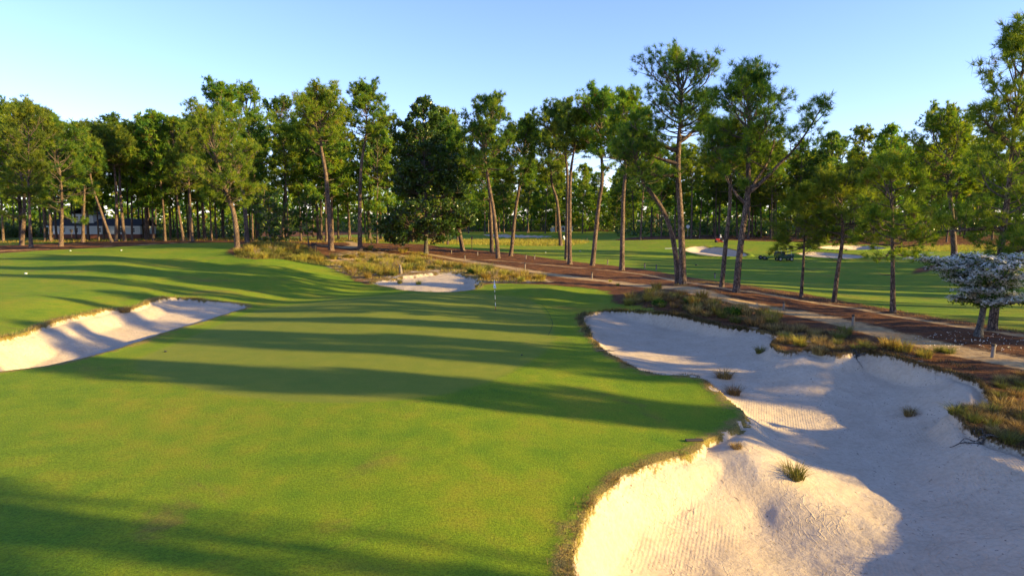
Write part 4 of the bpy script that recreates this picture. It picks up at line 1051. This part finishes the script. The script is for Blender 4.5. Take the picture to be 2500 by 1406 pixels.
grass_mass('ground_cover', 'dark low growth on the right mound', [(1510,745),(1570,712),(1650,697),(1700,700),(1790,722),(1860,752),(1900,775),(1905,800),(1850,800),(1760,782),(1680,767),(1600,754)], 6500, .32, .015, 'heath', seed=7, cl=.3)
grass_mass('ground_cover', 'dark low growth between the near path and the big bunker', [(1840,790),(1920,795),(2040,810),(2200,855),(2330,885),(2400,905),(2300,892),(2160,868),(2040,862),(1960,848),(1880,830)], 5500, .24, .012, 'heath', seed=8, cl=.35)
grass_mass('ground_cover', 'dark heath plants at the right edge', [(2330,1004),(2430,940),(2560,915),(2640,1000),(2640,1120),(2500,1092),(2430,1066),(2380,1040)], 7000, .24, .010, 'heath', seed=9, cl=.3)
grass_mass('ground_cover', 'dry brown growth along the fairway edge', [(1650,676),(1860,703),(2050,733),(2250,767),(2500,808),(2600,830),(2600,842),(2500,822),(2250,780),(2050,745),(1860,712),(1650,683)], 6000, .22, .014, 'brown_grass', seed=10, cl=.25)

# shaggy grass hanging over the bunker lips
def lip_grass(b, label, per_m, h, mat, wmax=.45, seed=1, cond=None):
    r = np.random.default_rng(seed); W = b['poly']; P = []
    for i in range(len(W)):
        a = W[i]; e = W[(i + 1) % len(W)] - a; L = np.hypot(*e); n = r.poisson(L * per_m)
        if n == 0: continue
        t = r.uniform(0, 1, n); P.append(np.c_[a[0] + e[0] * t, a[1] + e[1] * t] + r.normal(0, .12, (n, 2)))
    P = np.concatenate(P); P = P[(P[:, 1] > 7) & (abs(P[:, 0]) < P[:, 1])]
    # slide each root to a spot just outside the sand
    off = r.exponential(.14, len(P)) - .02
    for _ in range(4):
        d = terrain(P[:, 0], P[:, 1])[1]['sand']; g = .03
        gx = (terrain(P[:, 0] + g, P[:, 1])[1]['sand'] - d) / g; gy = (terrain(P[:, 0], P[:, 1] + g)[1]['sand'] - d) / g
        nn = np.hypot(gx, gy) + 1e-6; st = np.clip(-off - d, -.2, .2); P = P + np.c_[gx / nn, gy / nn] * st[:, None]
    d = terrain(P[:, 0], P[:, 1])[1]['sand']; k = (d < .06) & (d > -wmax); P = P[k]; G = np.c_[gx[k], gy[k], 0 * gx[k]]
    if cond is not None: kk = cond(P[:, 0], P[:, 1]); P, G = P[kk], G[kk]
    kk = vnoise(P[:, 0] * 1.3, P[:, 1] * 1.3) > r.uniform(.1, .85, len(P)); P, G = P[kk], G[kk]
    V, F, tt = blades(np.c_[P, ground_z(P[:, 0], P[:, 1]) - .01], r, h, .009, 1.2, dirbias=unit(G + 1e-6) * .8)
    me = np_mesh('lip_grass', V, F, False, {'tint': tt}); me.materials.append(M[mat]); tag(link_mesh('lip_grass', me), label, 'grass', kind='stuff')
neckout = lambda x, y: ~((x > 5.2) & (x < 11) & (y > 19.5) & (y < 27))
lip_grass(BUNKERS[0], 'dry shaggy grass along the lip of the big right bunker', 190, .17, 'brown_grass', .55, 1, neckout)
lip_grass(BUNKERS[0], 'green blades along the lip of the big right bunker', 90, .13, 'green_grass', .5, 2, neckout)
lip_grass(BUNKERS[0], 'dark shaggy turf hanging over the far bowl of the big bunker', 260, .42, 'heath', .5, 5, lambda x, y: (y > 38) & (x < 14))
lip_grass(BUNKERS[0], 'scrubby growth hanging over the far bank of the big bunker', 150, .28, 'heath', .5, 6, lambda x, y: (y > 18) & (x >= 11.5))
lip_grass(BUNKERS[1], 'dry shaggy grass along the lip of the left bunker', 230, .30, 'brown_grass', .6, 3, lambda x, y: terrain(x, y)[0] > .12)
lip_grass(BUNKERS[2], 'dry grass along the lip of the back bunker', 50, .3, 'gold_grass', .5, 4, lambda x, y: y > 61)

# litter: twigs and needles on sand, path and straw
def litter(name, label, poly, n, ln, mat, seed):
    r = np.random.default_rng(seed); W = world_poly(poly, 2); lo, hi = W.min(0), W.max(0)
    x = r.uniform(lo[0], hi[0], n * 3); y = r.uniform(lo[1], hi[1], n * 3)
    k = (poly_sdf(x, y, W, .5) > 0) & (vnoise(x * .6, y * .6) > r.uniform(.15, .8, n * 3)); x, y = x[k][:n], y[k][:n]; n = len(x)
    a = r.uniform(0, 6.28, n); L = ln * r.uniform(.3, 1.3, n); d = np.c_[np.cos(a), np.sin(a)]; wv = np.c_[-d[:, 1], d[:, 0]] * (L * .06)[:, None]
    P = np.c_[x, y]; A, B = P - d * L[:, None] / 2, P + d * L[:, None] / 2; Cc = P + wv * 2 + r.normal(0, .02, (n, 2))
    q = [np.c_[v, ground_z(v[:, 0], v[:, 1]) + .012] for v in (A - wv, A + wv, Cc + wv, B, Cc - wv)]
    V = np.stack(q, 1).reshape(-1, 3); F = np.arange(n)[:, None] * 5 + np.array([0, 4, 3, 2, 1])[None]
    me = np_mesh(name, V, F); me.materials.append(mat); tag(link_mesh(name, me), label, 'litter', kind='stuff')
litter('fallen_twigs', 'small twigs and leaves lying on the bunker sand', [(1450,800),(1650,790),(1900,860),(2150,890),(2400,960),(2480,1150),(2500,1400),(2000,1400),(1650,1400),(1500,1300),(1800,1050),(1800,950),(1600,900)], 520, .13, M['twig'], 1)
litter('fallen_twigs', 'dark twigs and needles on the near path and straw', [(1560,690),(1900,740),(2200,790),(2500,820),(2500,900),(2200,850),(1900,770)], 900, .30, M['wood_dark'], 2)
litter('fallen_needles', 'pale pine needles lying over the straw strip', [(1100,620),(1400,650),(1700,690),(2000,740),(2500,815),(2500,860),(2100,780),(1800,725),(1500,680),(1250,645)], 2600, .34, M['limb'], 3)
# ------------------------------------------------------------------ things
def at(px, py): return Vector(hit(px, py))
# flagstick
b = at(1210, 757); fs = tag(empty('flagstick', b), 'white and black banded flagstick with a limp white flag on the green', 'golf flag')
Hf = top_height(1207, 683, b.y, b.z)[0]; lean = -.09
pole = MB(); pole.cyl((0, 0, 0), (lean, 0, Hf), .016, .012, 8)
pl = pole.build('pole', M['white_paint'], fs)
bands = []
for k, (t0, t1) in enumerate([(.0, .13), (.26, .36), (.50, .60), (.68, .74)]):
    q = MB(); q.cyl((lean * t0, 0, Hf * t0), (lean * t1, 0, Hf * t1), .0185, .0185, 8)
    bands.append(q.build('band', M['red_paint'] if k == 0 else M['black_paint'], fs))
V = []; F = []; rg = np.random.default_rng(4); nu, nv = 9, 12
for j in range(nv):
    t = j / (nv - 1)
    for i in range(nu):
        u = i / (nu - 1); wdt = .05 + .13 * t ** 1.2
        V.append((lean * (1 - .27 * t) - .01 + (u - .35) * wdt + .015 * math.sin(5 * t + u * 4), .03 * math.sin(u * 9 + t * 2) * (0.4 + t), Hf * (1.0 - .275 * t) - .05 * u * t))
for j in range(nv - 1):
    for i in range(nu - 1): F.append((j * nu + i, j * nu + i + 1, (j + 1) * nu + i + 1, (j + 1) * nu + i))
fm = np_mesh('flag', V, F, True); flg = link_mesh('flag', fm, M['cloth_white'], fs); so = flg.modifiers.new('thick', 'SOLIDIFY'); so.thickness = .006
q = MB(); q.ball((lean * .8 - .015, -.035, Hf * .775), .035, (1, .35, 1.1), 10); emb = q.build('emblem', M['cloth_blue'], flg)
cup = MB(); cup.cyl((0, 0, -.02), (0, 0, .006), .054, .054, 16); cp_ = cup.build('cup', M['black_paint'], fs)

# posts beside the paths
def post(px, py, h, r, label, mat='wood', tall=None):
    p = at(px, py); t = tag(empty('path_post', p), label, 'post', 'wooden posts beside the paths')
    q = MB(); q.cyl((0, 0, -.15), (rng.normal(0, .02), 0, h), r, r * .94, 10); a = q.build('shaft', M[mat], t)
    q = MB(); q.cyl((0, 0, h - .10), (0, 0, h + .01), r * 1.12, r * 1.08, 10); c = q.build('cap', M['wood_dark'], t)
    kids(t, a, c); return t
for a, b_, h, lab in [
 (1913,758,.62,'grey post on the near path below the right mound, leftmost of the near three'), (2082,797,.72,'grey post beside the big dark tuft on the near path'), (2423,872,.62,'fat grey post at the right end of the near path'),
 (1445,681,.75,'pale sunlit post beside the sandy path right of the flag'), (1282,658,.8,'pale post in the scrub above and right of the flag'),
 (1135,634,.75,'thin pale post on the sandy path below the magnolia\'s right side'), (1166,624,.75,'short post on the straw right of the bird box post'), (1102,619,.7,'dark stubby post between magnolia and leaning pine'),
 (1284,632,.7,'post on the straw in front of the right-leaning pine, left of two'), (1305,633,.7,'dark post on the straw, right of two near the right-leaning pine'),
 (1383,639,.75,'pale post at the foot of the twin trunks'), (1483,646,.7,'dark post at the fairway edge between two straight pines'),
 (1574,656,.75,'light post beside the bright green weeds at the fairway edge'), (1602,660,.75,'dark post just right of the bright green weeds'),
 (1745,680,.65,'short post at the fairway edge left of the thin straight pine'), (1433,588,.8,'tiny pale post at the far sand edge, left of two'), (1457,588,.8,'tiny pale post at the far sand edge, right of two')]:
    post(a, b_, h, .085, lab, 'wood')

# nest boxes on posts
def nest_box(px, py, topy, label):
    p = at(px, py); H = top_height(px, topy, p.y, p.z)[0]
    t = tag(empty('bird_box', p), label, 'bird box')
    q = MB(); q.cyl((0, 0, -.2), (0, 0, H - .3), .07, .06, 8); a = q.build('post', M['wood_dark'], t)
    q = MB(); q.box((0, 0, H - .34), (.36, .34, .46), bev=.01); b_ = q.build('box', M['wood_dark'], t)
    q = MB(); q.prism([(-.34, H - .13), (0, H + .04), (.34, H - .13), (.34, H - .10), (0, H + .08), (-.34, H - .10)], -.27, .27); c = q.build('roof', M['wood_dark'], t)
    q = MB(); q.cyl((0, -.175, H - .28), (0, -.168, H - .28), .035, n=10); d = q.build('hole', M['black_paint'], b_)
    return t
nest_box(1152, 611, 577, 'dark bird box on a post at the fairway edge right of the magnolia')
nest_box(176, 592, 561, 'dark bird box on a post in front of the white house')

# bin by the small bright tree
p = at(767, 610); t = tag(empty('litter_bin', p), 'dark slatted litter bin beside the small bright tree', 'bin')
q = MB(); q.box((0, 0, .5), (.62, .62, 1.0), bev=.03)
for k in range(4):
    for s in (-1, 1): q.box((-.22 + .148 * k, s * .325, .5), (.10, .03, .92)); q.box((s * .325, -.22 + .148 * k, .5), (.03, .10, .92))
a = q.build('body', M['wood_dark'], t)
q = MB(); q.box((0, 0, 1.05), (.72, .72, .07), bev=.02); c = q.build('lid', M['black_paint'], t)

# weathered log standing in the scrub
p = at(979, 668); lg = MB(); lg.cyl((0, 0, -.2), (-.05, 0, .55), .20, .17, 14); lg.cyl((-.05, 0, .55), (-.1, .02, 1.0), .17, .07, 14)
tag(lg.build('tree_stump', M['wood'], None, p, True), 'upright brown stump tapering to a point among the golden scrub', 'stump')

# rake on the far bunker edge
p = at(1640, 608); t = tag(empty('bunker_rake', p, .05), 'long white rake lying on the turf left of the far bunker', 'rake')
q = MB(); q.cyl((-1.4, 0, .08), (1.5, 0, .14), .05, .05, 8); a = q.build('handle', M['white_paint'], t)
q = MB(); q.box((1.52, 0, .12), (.08, .9, .07)); 
for k in range(8): q.cyl((1.52, -.4 + .11 * k, .1), (1.52, -.4 + .11 * k, 0), .015, n=6)
c = q.build('head', M['wood'], t)

# board at the near bunker edge
p = at(1695, 1076); q = MB(); q.box((0, 0, .03), (.56, .16, .045), rz=.08, rx=.1, bev=.008)
tag(q.build('wooden_board', M['wood_dark'], None, p), 'dark board lying at the turf edge above the bright bunker face', 'board')
# fallen branch at the green's right edge
p = at(1476, 858); V, F = tubes([(np.array([[-.45, 0, .03], [-.1, .04, .06], [.2, 0, .05], [.5, -.05, .02]]), np.array([.02, .03, .03, .015])), (np.array([[.1, 0, .05], [.3, .15, .08]]), np.array([.018, .008]))], 7)
tag(link_mesh('fallen_branch', np_mesh('fallen_branch', V, F, True), M['twig'], None, p), 'short dead branch on the turf edge by the far bowl of the bunker', 'branch')

# bare roots in the right bank
def roots(px, py, label, seed, s=1.0):
    p = at(px, py); r = np.random.default_rng(seed); ls = []
    for (a, e, L, w0) in [(2.9, .0, 1.1, .045), (3.4, -.1, .8, .03), (.3, .25, 1.2, .05), (1.9, .3, .8, .03), (1.2, .25, .6, .025), (2.5, 0, .6, .02)]:
        q = [np.array([0, 0, .06])]
        for k in range(7):
            a += r.normal(0, .35); nx = q[-1] + s * L / 7 * np.array([math.cos(a), math.sin(a), 0])
            nx[2] = gz1(p.x + nx[0], p.y + nx[1]) - p.z + .05 + .05 * math.sin(k * 1.3 + seed); q.append(nx)
        ls.append((np.array(q), np.linspace(w0, .008, 8) * s))
    V, F = tubes(ls, 7); tag(link_mesh('exposed_roots', np_mesh('exposed_roots', V, F, True), M['bark_grey'], None, p), label, 'roots')
roots(2405, 1068, 'gnarled bare roots spreading over the sand at the right edge', 3)
roots(2095, 872, 'dark roots hanging out of the bunker wall below the near path', 8, .8)

# shade along a turf edge right of the flag, painted as a thin dark strip
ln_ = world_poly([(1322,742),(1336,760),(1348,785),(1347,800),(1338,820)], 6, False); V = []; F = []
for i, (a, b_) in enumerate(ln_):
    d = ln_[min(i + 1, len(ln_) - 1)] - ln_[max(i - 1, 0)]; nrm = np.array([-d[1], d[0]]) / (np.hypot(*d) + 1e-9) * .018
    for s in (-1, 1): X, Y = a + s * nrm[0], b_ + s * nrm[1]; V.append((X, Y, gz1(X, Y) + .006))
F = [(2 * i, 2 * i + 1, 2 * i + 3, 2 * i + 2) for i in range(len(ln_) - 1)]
tag(link_mesh('turf_edge_shade', np_mesh('turf_edge_shade', V, F), flat('painted_turf_shade', (.035, .06, .010), .95)), kind='structure')

# tee markers and balls on the turf
def marker(px, py, label, r=.085, mat='white_paint', cat='tee marker', name='tee_marker'):
    p = at(px, py); q = MB(); q.ball((0, 0, r * .55), r, (1.5, 1, .75), 14); q.box((0, 0, r * .1), (r * 1.6, r * 1.2, r * .5), bev=r * .1)
    tag(q.build(name, M[mat], None, p, True), label, cat)
marker(172, 613, 'white tee marker on the back of the left mound, left of two'); marker(296, 612, 'white tee marker on the back of the left mound, right of two')
marker(63, 669, 'white tee marker on the sunlit strip near the left edge', .1)
marker(1332, 617, 'small white ball-shaped marker on the middle fairway', .09); marker(1416, 614, 'dark and white marker on the middle fairway right of the twin trunks', .12, 'steel')
marker(1700, 648, 'small dark clod on the far fairway right of the tallest pine', .14, 'black_paint', 'clod', 'turf_clod'); marker(1274, 867, 'dark clod on the green below the flag', .035, 'black_paint', 'clod', 'turf_clod')
marker(404, 859, 'dark clod on the green near the left bunker', .05, 'black_paint', 'clod', 'turf_clod')

# round white board behind the curved trunk
p = at(1679, 579); H = 3.2; t = tag(empty('round_sign', p), 'round white board on a pole behind the tallest pine', 'sign')
q = MB(); q.cyl((0, 0, 0), (0, 0, H), .06, n=8); a = q.build('pole', M['steel'], t)
q = MB(); q.cyl((0, -.05, H), (0, .05, H), .55, n=20); c = q.build('board', M['white_paint'], t)

# green cart with a towed roller
p = at(1912, 637); S = 1.0; ct = tag(empty('utility_cart', p, .08), 'dark green utility cart with a roof, half behind the young pine', 'cart')
q = MB(); q.box((.2, 0, .62), (2.5, 1.35, .5), bev=.08); q.box((1.25, 0, .85), (.75, 1.25, .5), bev=.12); q.box((-.75, 0, 1.0), (1.2, 1.35, .55), bev=.05); bd = q.build('body', M['green_paint'], ct)
q = MB(); q.box((.2, 0, 2.02), (1.9, 1.4, .08), bev=.03); rf = q.build('roof', M['green_paint'], ct)
for sx in (-.65, 1.05):
    for sy in (-.6, .6): q = MB(); q.cyl((sx, sy, .9), (sx, sy, 2.0), .028, n=8); q.build('roof_post', M['steel'], ct)
q = MB(); q.box((.25, 0, 1.02), (.55, 1.1, .16), bev=.04); q.box((0, 0, 1.3), (.14, 1.1, .5), bev=.04); q.build('seat', M['black_paint'], ct)
q = MB(); q.box((-.75, 0, 1.42), (1.05, 1.2, .35), bev=.12); q.build('load', M['broad_dark'], ct)
def wheel(parent, x, y, r, wdt):
    q = MB(); q.cyl((x, y - wdt / 2, r), (x, y + wdt / 2, r), r, n=18); wv = q.build('wheel', M['rubber'], parent)
    q = MB(); q.cyl((x, y - wdt / 2 - .012, r), (x, y + wdt / 2 + .012, r), r * .5, n=14); q.build('rim', M['steel'], wv)
for sx in (-.8, 1.1):
    for sy in (-.62, .62): wheel(ct, sx, sy, .33, .22)
p = at(1866, 634); tr = tag(empty('towed_roller', p, .08), 'low towed roller on the turf just left of the green cart', 'trailer')
q = MB(); q.box((.9, 0, .32), (2.6, .1, .1)); q.box((.2, 0, .3), (.9, 1.3, .14), bev=.03); q.cyl((.2, -.6, .18), (.2, .6, .18), .18, n=14); q.build('frame', M['green_paint'], tr)
for sy in (-.75, .75): wheel(tr, -.35, sy, .36, .2)

# person on a red mower far behind
p = at(1757, 592); mw = tag(empty('riding_mower', p, .0), 'red ride-on mower at the far edge of the distant green', 'mower')
q = MB(); q.box((-.55, 0, .62), (.9, .75, .5), bev=.08); q.box((.25, 0, .45), (1.0, .9, .2), bev=.05); q.build('body', M['red_paint'], mw)
q = MB(); q.box((.15, 0, .72), (.5, .5, .14), bev=.04); q.box((.42, 0, 1.0), (.12, .5, .5), bev=.04); q.build('seat', M['black_paint'], mw)
q = MB(); q.cyl((-.2, 0, .8), (-.1, 0, 1.12), .025, n=8); q.cyl((-.12, 0, 1.1), (-.08, 0, 1.13), .18, n=14); q.build('steering_wheel', M['black_paint'], mw)
q = MB(); q.box((-.1, 0, .2), (1.3, 1.5, .16), bev=.05); q.build('mower_deck', M['red_paint'], mw)
for sx, rr in ((-.75, .26), (.6, .36)):
    for sy in (-.5, .5): wheel(mw, sx, sy, rr, .2)
def skin_person(name, J, E, radii, mat, parent=None):
    me = bpy.data.meshes.new(name); me.from_pydata(J, E, []); o = link_mesh(name, me, mat, parent)
    md = o.modifiers.new('skin', 'SKIN'); md.use_smooth_shade = True
    for v, r in zip(o.data.skin_vertices[0].data, radii): v.radius = (r, r)
    o.data.skin_vertices[0].data[0].use_root = True
    sb = o.modifiers.new('sub', 'SUBSURF'); sb.levels = 2; sb.render_levels = 2
    return o
J = [(.18, 0, .86), (.20, 0, 1.05), (.20, 0, 1.28), (.18, 0, 1.42), (.15, 0, 1.52), (.14, 0, 1.62), (.13, 0, 1.72),
     (.16, .2, 1.38), (0, .26, 1.16), (-.12, .12, 1.13), (.16, -.2, 1.38), (0, -.26, 1.16), (-.12, -.12, 1.13),
     (-.1, .14, .84), (-.28, .15, .84), (-.34, .15, .58), (-.44, .15, .55), (-.1, -.14, .84), (-.28, -.15, .84), (-.34, -.15, .58), (-.44, -.15, .55)]
E = [(0,1),(1,2),(2,3),(3,4),(4,5),(5,6),(3,7),(7,8),(8,9),(3,10),(10,11),(11,12),(0,13),(13,14),(14,15),(15,16),(0,17),(17,18),(18,19),(19,20)]
rad = [.15,.14,.16,.10,.055,.095,.08,.065,.048,.035,.065,.048,.035,.085,.07,.05,.04,.085,.07,.05,.04]
pr = tag(empty('person', p), 'person in a white top sitting on the red mower far behind the green', 'person')
skin_person('body', J, E, rad, M['skin'], pr)
Jc = [J[i] for i in (0, 1, 2, 3, 7, 8, 10, 11)]; skin_person('shirt', Jc, [(0,1),(1,2),(2,3),(3,4),(4,5),(3,6),(6,7)], [.165,.155,.175,.115,.08,.06,.08,.06], M['cloth_white'], pr)
Jt = [J[i] for i in (0, 13, 14, 15, 17, 18, 19)]; skin_person('trousers', Jt, [(0,1),(1,2),(2,3),(0,4),(4,5),(5,6)], [.16,.1,.085,.06,.1,.085,.06], M['cloth_dark'], pr)
q = MB(); q.ball((.13, 0, 1.70), .115, (1, .9, .75), 14); q.box((.02, 0, 1.69), (.16, .15, .02), bev=.008); q.build('cap', M['cloth_white'], pr, smooth=True)

# white golf bag leaning in the golden grass
p = at(1377, 592); t = tag(empty('golf_bag', p), 'white golf bag leaning on its stand behind the twin trunks', 'golf bag')
q = MB(); q.cyl((.55, 0, .15), (-.25, 0, 1.55), .24, .27, 16); q.cyl((.3, -.2, .45), (-.05, -.25, 1.0), .11, .12, 10); a = q.build('bag', M['white_paint'], t)
for sy in (-.25, .25): q = MB(); q.cyl((-.1, sy * .5, 1.25), (-.55, sy * 1.6, 0), .025, n=8); q.build('stand_leg', M['steel'], t)
q = MB()
for k in range(6): q.cyl((-.22 + .03 * math.cos(k), .1 * math.sin(k), 1.5), (-.5 + .08 * math.cos(k), .16 * math.sin(k), 2.0 + .05 * (k % 3)), .02, n=6); q.ball((-.5 + .08 * math.cos(k), .16 * math.sin(k), 2.0 + .05 * (k % 3)), .06, n=8)
q.build('clubs', M['black_paint'], t)

# white house at left
p = at(216, 583); hx, hy = p.x, p.y; mp = hy / FPX
def HX(px): return (px - 1250) / FPX * hy - hx
def HZ(py): return top_height(216, py, hy, p.z)[0]
hs = tag(empty('white_house', p), 'white weatherboard house with dark roofs behind the left pines', 'house')
x0, x1 = HX(122), HX(345); zb = HZ(571); ze = HZ(553); zr = HZ(543); zu = HZ(529)
q = MB(); q.box(((x0 + x1) / 2, 4, (zb - .1 + ze) / 2), (x1 - x0, 8, ze - zb + .1)); q.build('wall', M['siding'], hs)
q = MB(); q.box(((x0 + x1) / 2, 4, zb / 2 - .5), (x1 - x0 + .1, 8.1, zb + .8)); q.build('foundation', M['brick'], hs)
q = MB(); q.prism([(-.6, ze), (4, zr + .8), (8.6, ze), (8.6, ze + .12), (4, zr + .95), (-.6, ze + .12)], x0 - .4, x1 + .4); rf = q.build('roof', M['roof'], hs); rf.rotation_euler = (0, 0, R(90)); rf.scale = (1, -1, 1)
u0, u1 = HX(174), HX(226); q = MB(); q.box(((u0 + u1) / 2, 4, (ze + zu) / 2 + .6), (u1 - u0, 5.5, zu - ze + .2)); q.build('upper_wall', M['siding'], hs)
q = MB(); q.prism([(u0 - .4, zu + .65), ((u0 + u1) / 2, zu + 2.3), (u1 + .4, zu + .65), (u1 + .4, zu + .8), ((u0 + u1) / 2, zu + 2.5), (u0 - .4, zu + .8)], .8, 7.2); q.build('upper_roof', M['roof'], hs)
q = MB(); q.box(((x0 + x1) / 2, -.62, ze - .02), (x1 - x0 + .9, .12, .22)); q.build('gutter', M['white_paint'], hs)
def window(cx, cz, w_, h_, y0=0.0):
    q = MB()
    for (dx, dz, sx, sz) in ((-w_ / 2, 0, .14, h_ + .28), (w_ / 2, 0, .14, h_ + .28), (0, h_ / 2, w_, .14), (0, -h_ / 2, w_, .14), (0, 0, w_, .07)): q.box((cx + dx, y0 - .03, cz + dz), (sx, .1, sz))
    f = q.build('window', M['white_paint'], hs); q = MB(); q.box((cx, y0 - .01, cz), (w_ - .1, .06, h_ - .1)); q.build('pane', M['glass'], f)
zc = (zb + ze) / 2
for px in (158, 190, 246, 300, 328): window(HX(px), zc, 1.1, (ze - zb) * .62)
for px in (186, 197, 212): window(HX(px), (ze + zu) / 2 + .8, .8, (zu - ze) * .5, 1.25)
q = MB(); q.box((HX(262), -.03, zc - .2), (1.1, .1, (ze - zb) * .9)); dr = q.build('door', M['wood_dark'], hs)

# pale house far behind the middle fairway
p = at(1372, 566); t = tag(empty('pale_house', p), 'small pale house far behind the middle fairway, mostly hidden by trunks', 'house')
sc_ = p.y / FPX; w_ = 52 * sc_; h_ = 14 * sc_
q = MB(); q.box((0, 4, h_ / 2), (w_, 8, h_)); q.build('wall', M['siding'], t)
q = MB(); q.prism([(-w_ / 2 - .5, h_), (0, h_ + 12 * sc_), (w_ / 2 + .5, h_), (w_ / 2 + .5, h_ + .2), (0, h_ + 12 * sc_ + .25), (-w_ / 2 - .5, h_ + .2)], -.5, 8.5); q.build('roof', M['roof'], t)
for sx in (-.3, .05, .3): q = MB(); q.box((sx * w_, -.03, h_ * .5), (1.2, .1, 1.5)); wv = q.build('window', M['white_paint'], t); q = MB(); q.box((sx * w_, -.08, h_ * .5), (.95, .06, 1.25)); q.build('pane', M['glass'], wv)

# hedges and flowering shrubs in front of the left house and wood
def bush(px, py, w_, h_, mat, label, name='garden_shrub', flowers=None, n=260, seed=1):
    p = at(px, py); r = np.random.default_rng(seed + int(px)); s = p.y / FPX; W, Hh = w_ * s, h_ * s
    t = tag(empty(name, p), label, 'shrub')
    d = unit(r.normal(0, 1, (n, 3))); d[:, 2] = abs(d[:, 2]); Q = d * r.uniform(.35, 1, (n, 1)) ** .5 * [W / 2, W / 2.6, Hh] * (.8 + .4 * vnoise(d[:, 0] * 4 + px, d[:, 2] * 4))[:, None]
    link_mesh('foliage', tuft_mesh('foliage', Q, d, r, 10, .42, .17, 1.1, 'leaf'), M[mat], t)
    if flowers: k = r.uniform(size=n) < .45; link_mesh('flowers', tuft_mesh('flowers', Q[k] * 1.04, d[k], r, 7, .28, .18, 1.2, 'leaf'), M[flowers], t)
bush(20, 580, 60, 26, 'broad_dark', 'dark hedge shrub at the far left edge under the pines')
bush(66, 579, 40, 24, 'broad_dark', 'pink flowering azalea at the far left, left of the house', 'azalea_shrub', 'pink')
bush(133, 578, 24, 14, 'broad_light', 'yellow-green garden shrub at the left corner of the white house')
bush(232, 576, 30, 34, 'broad_dark', 'tall dark evergreen shrub against the middle of the white house')
bush(275, 576, 36, 26, 'broad_dark', 'dark rounded shrub before the right half of the white house')
bush(318, 576, 30, 18, 'broad_light', 'light leafy shrub at the right end of the white house')
bush(385, 576, 50, 15, 'broad_dark', 'low dark hedge right of the white house')
bush(1856, 577, 20, 12, 'broad_dark', 'red flowering shrub in the shade behind the far green', 'azalea_shrub', 'pink')
bush(1720, 571, 26, 26, 'broad_light', 'bright lit leafy shrub in the wood behind the tallest pine')
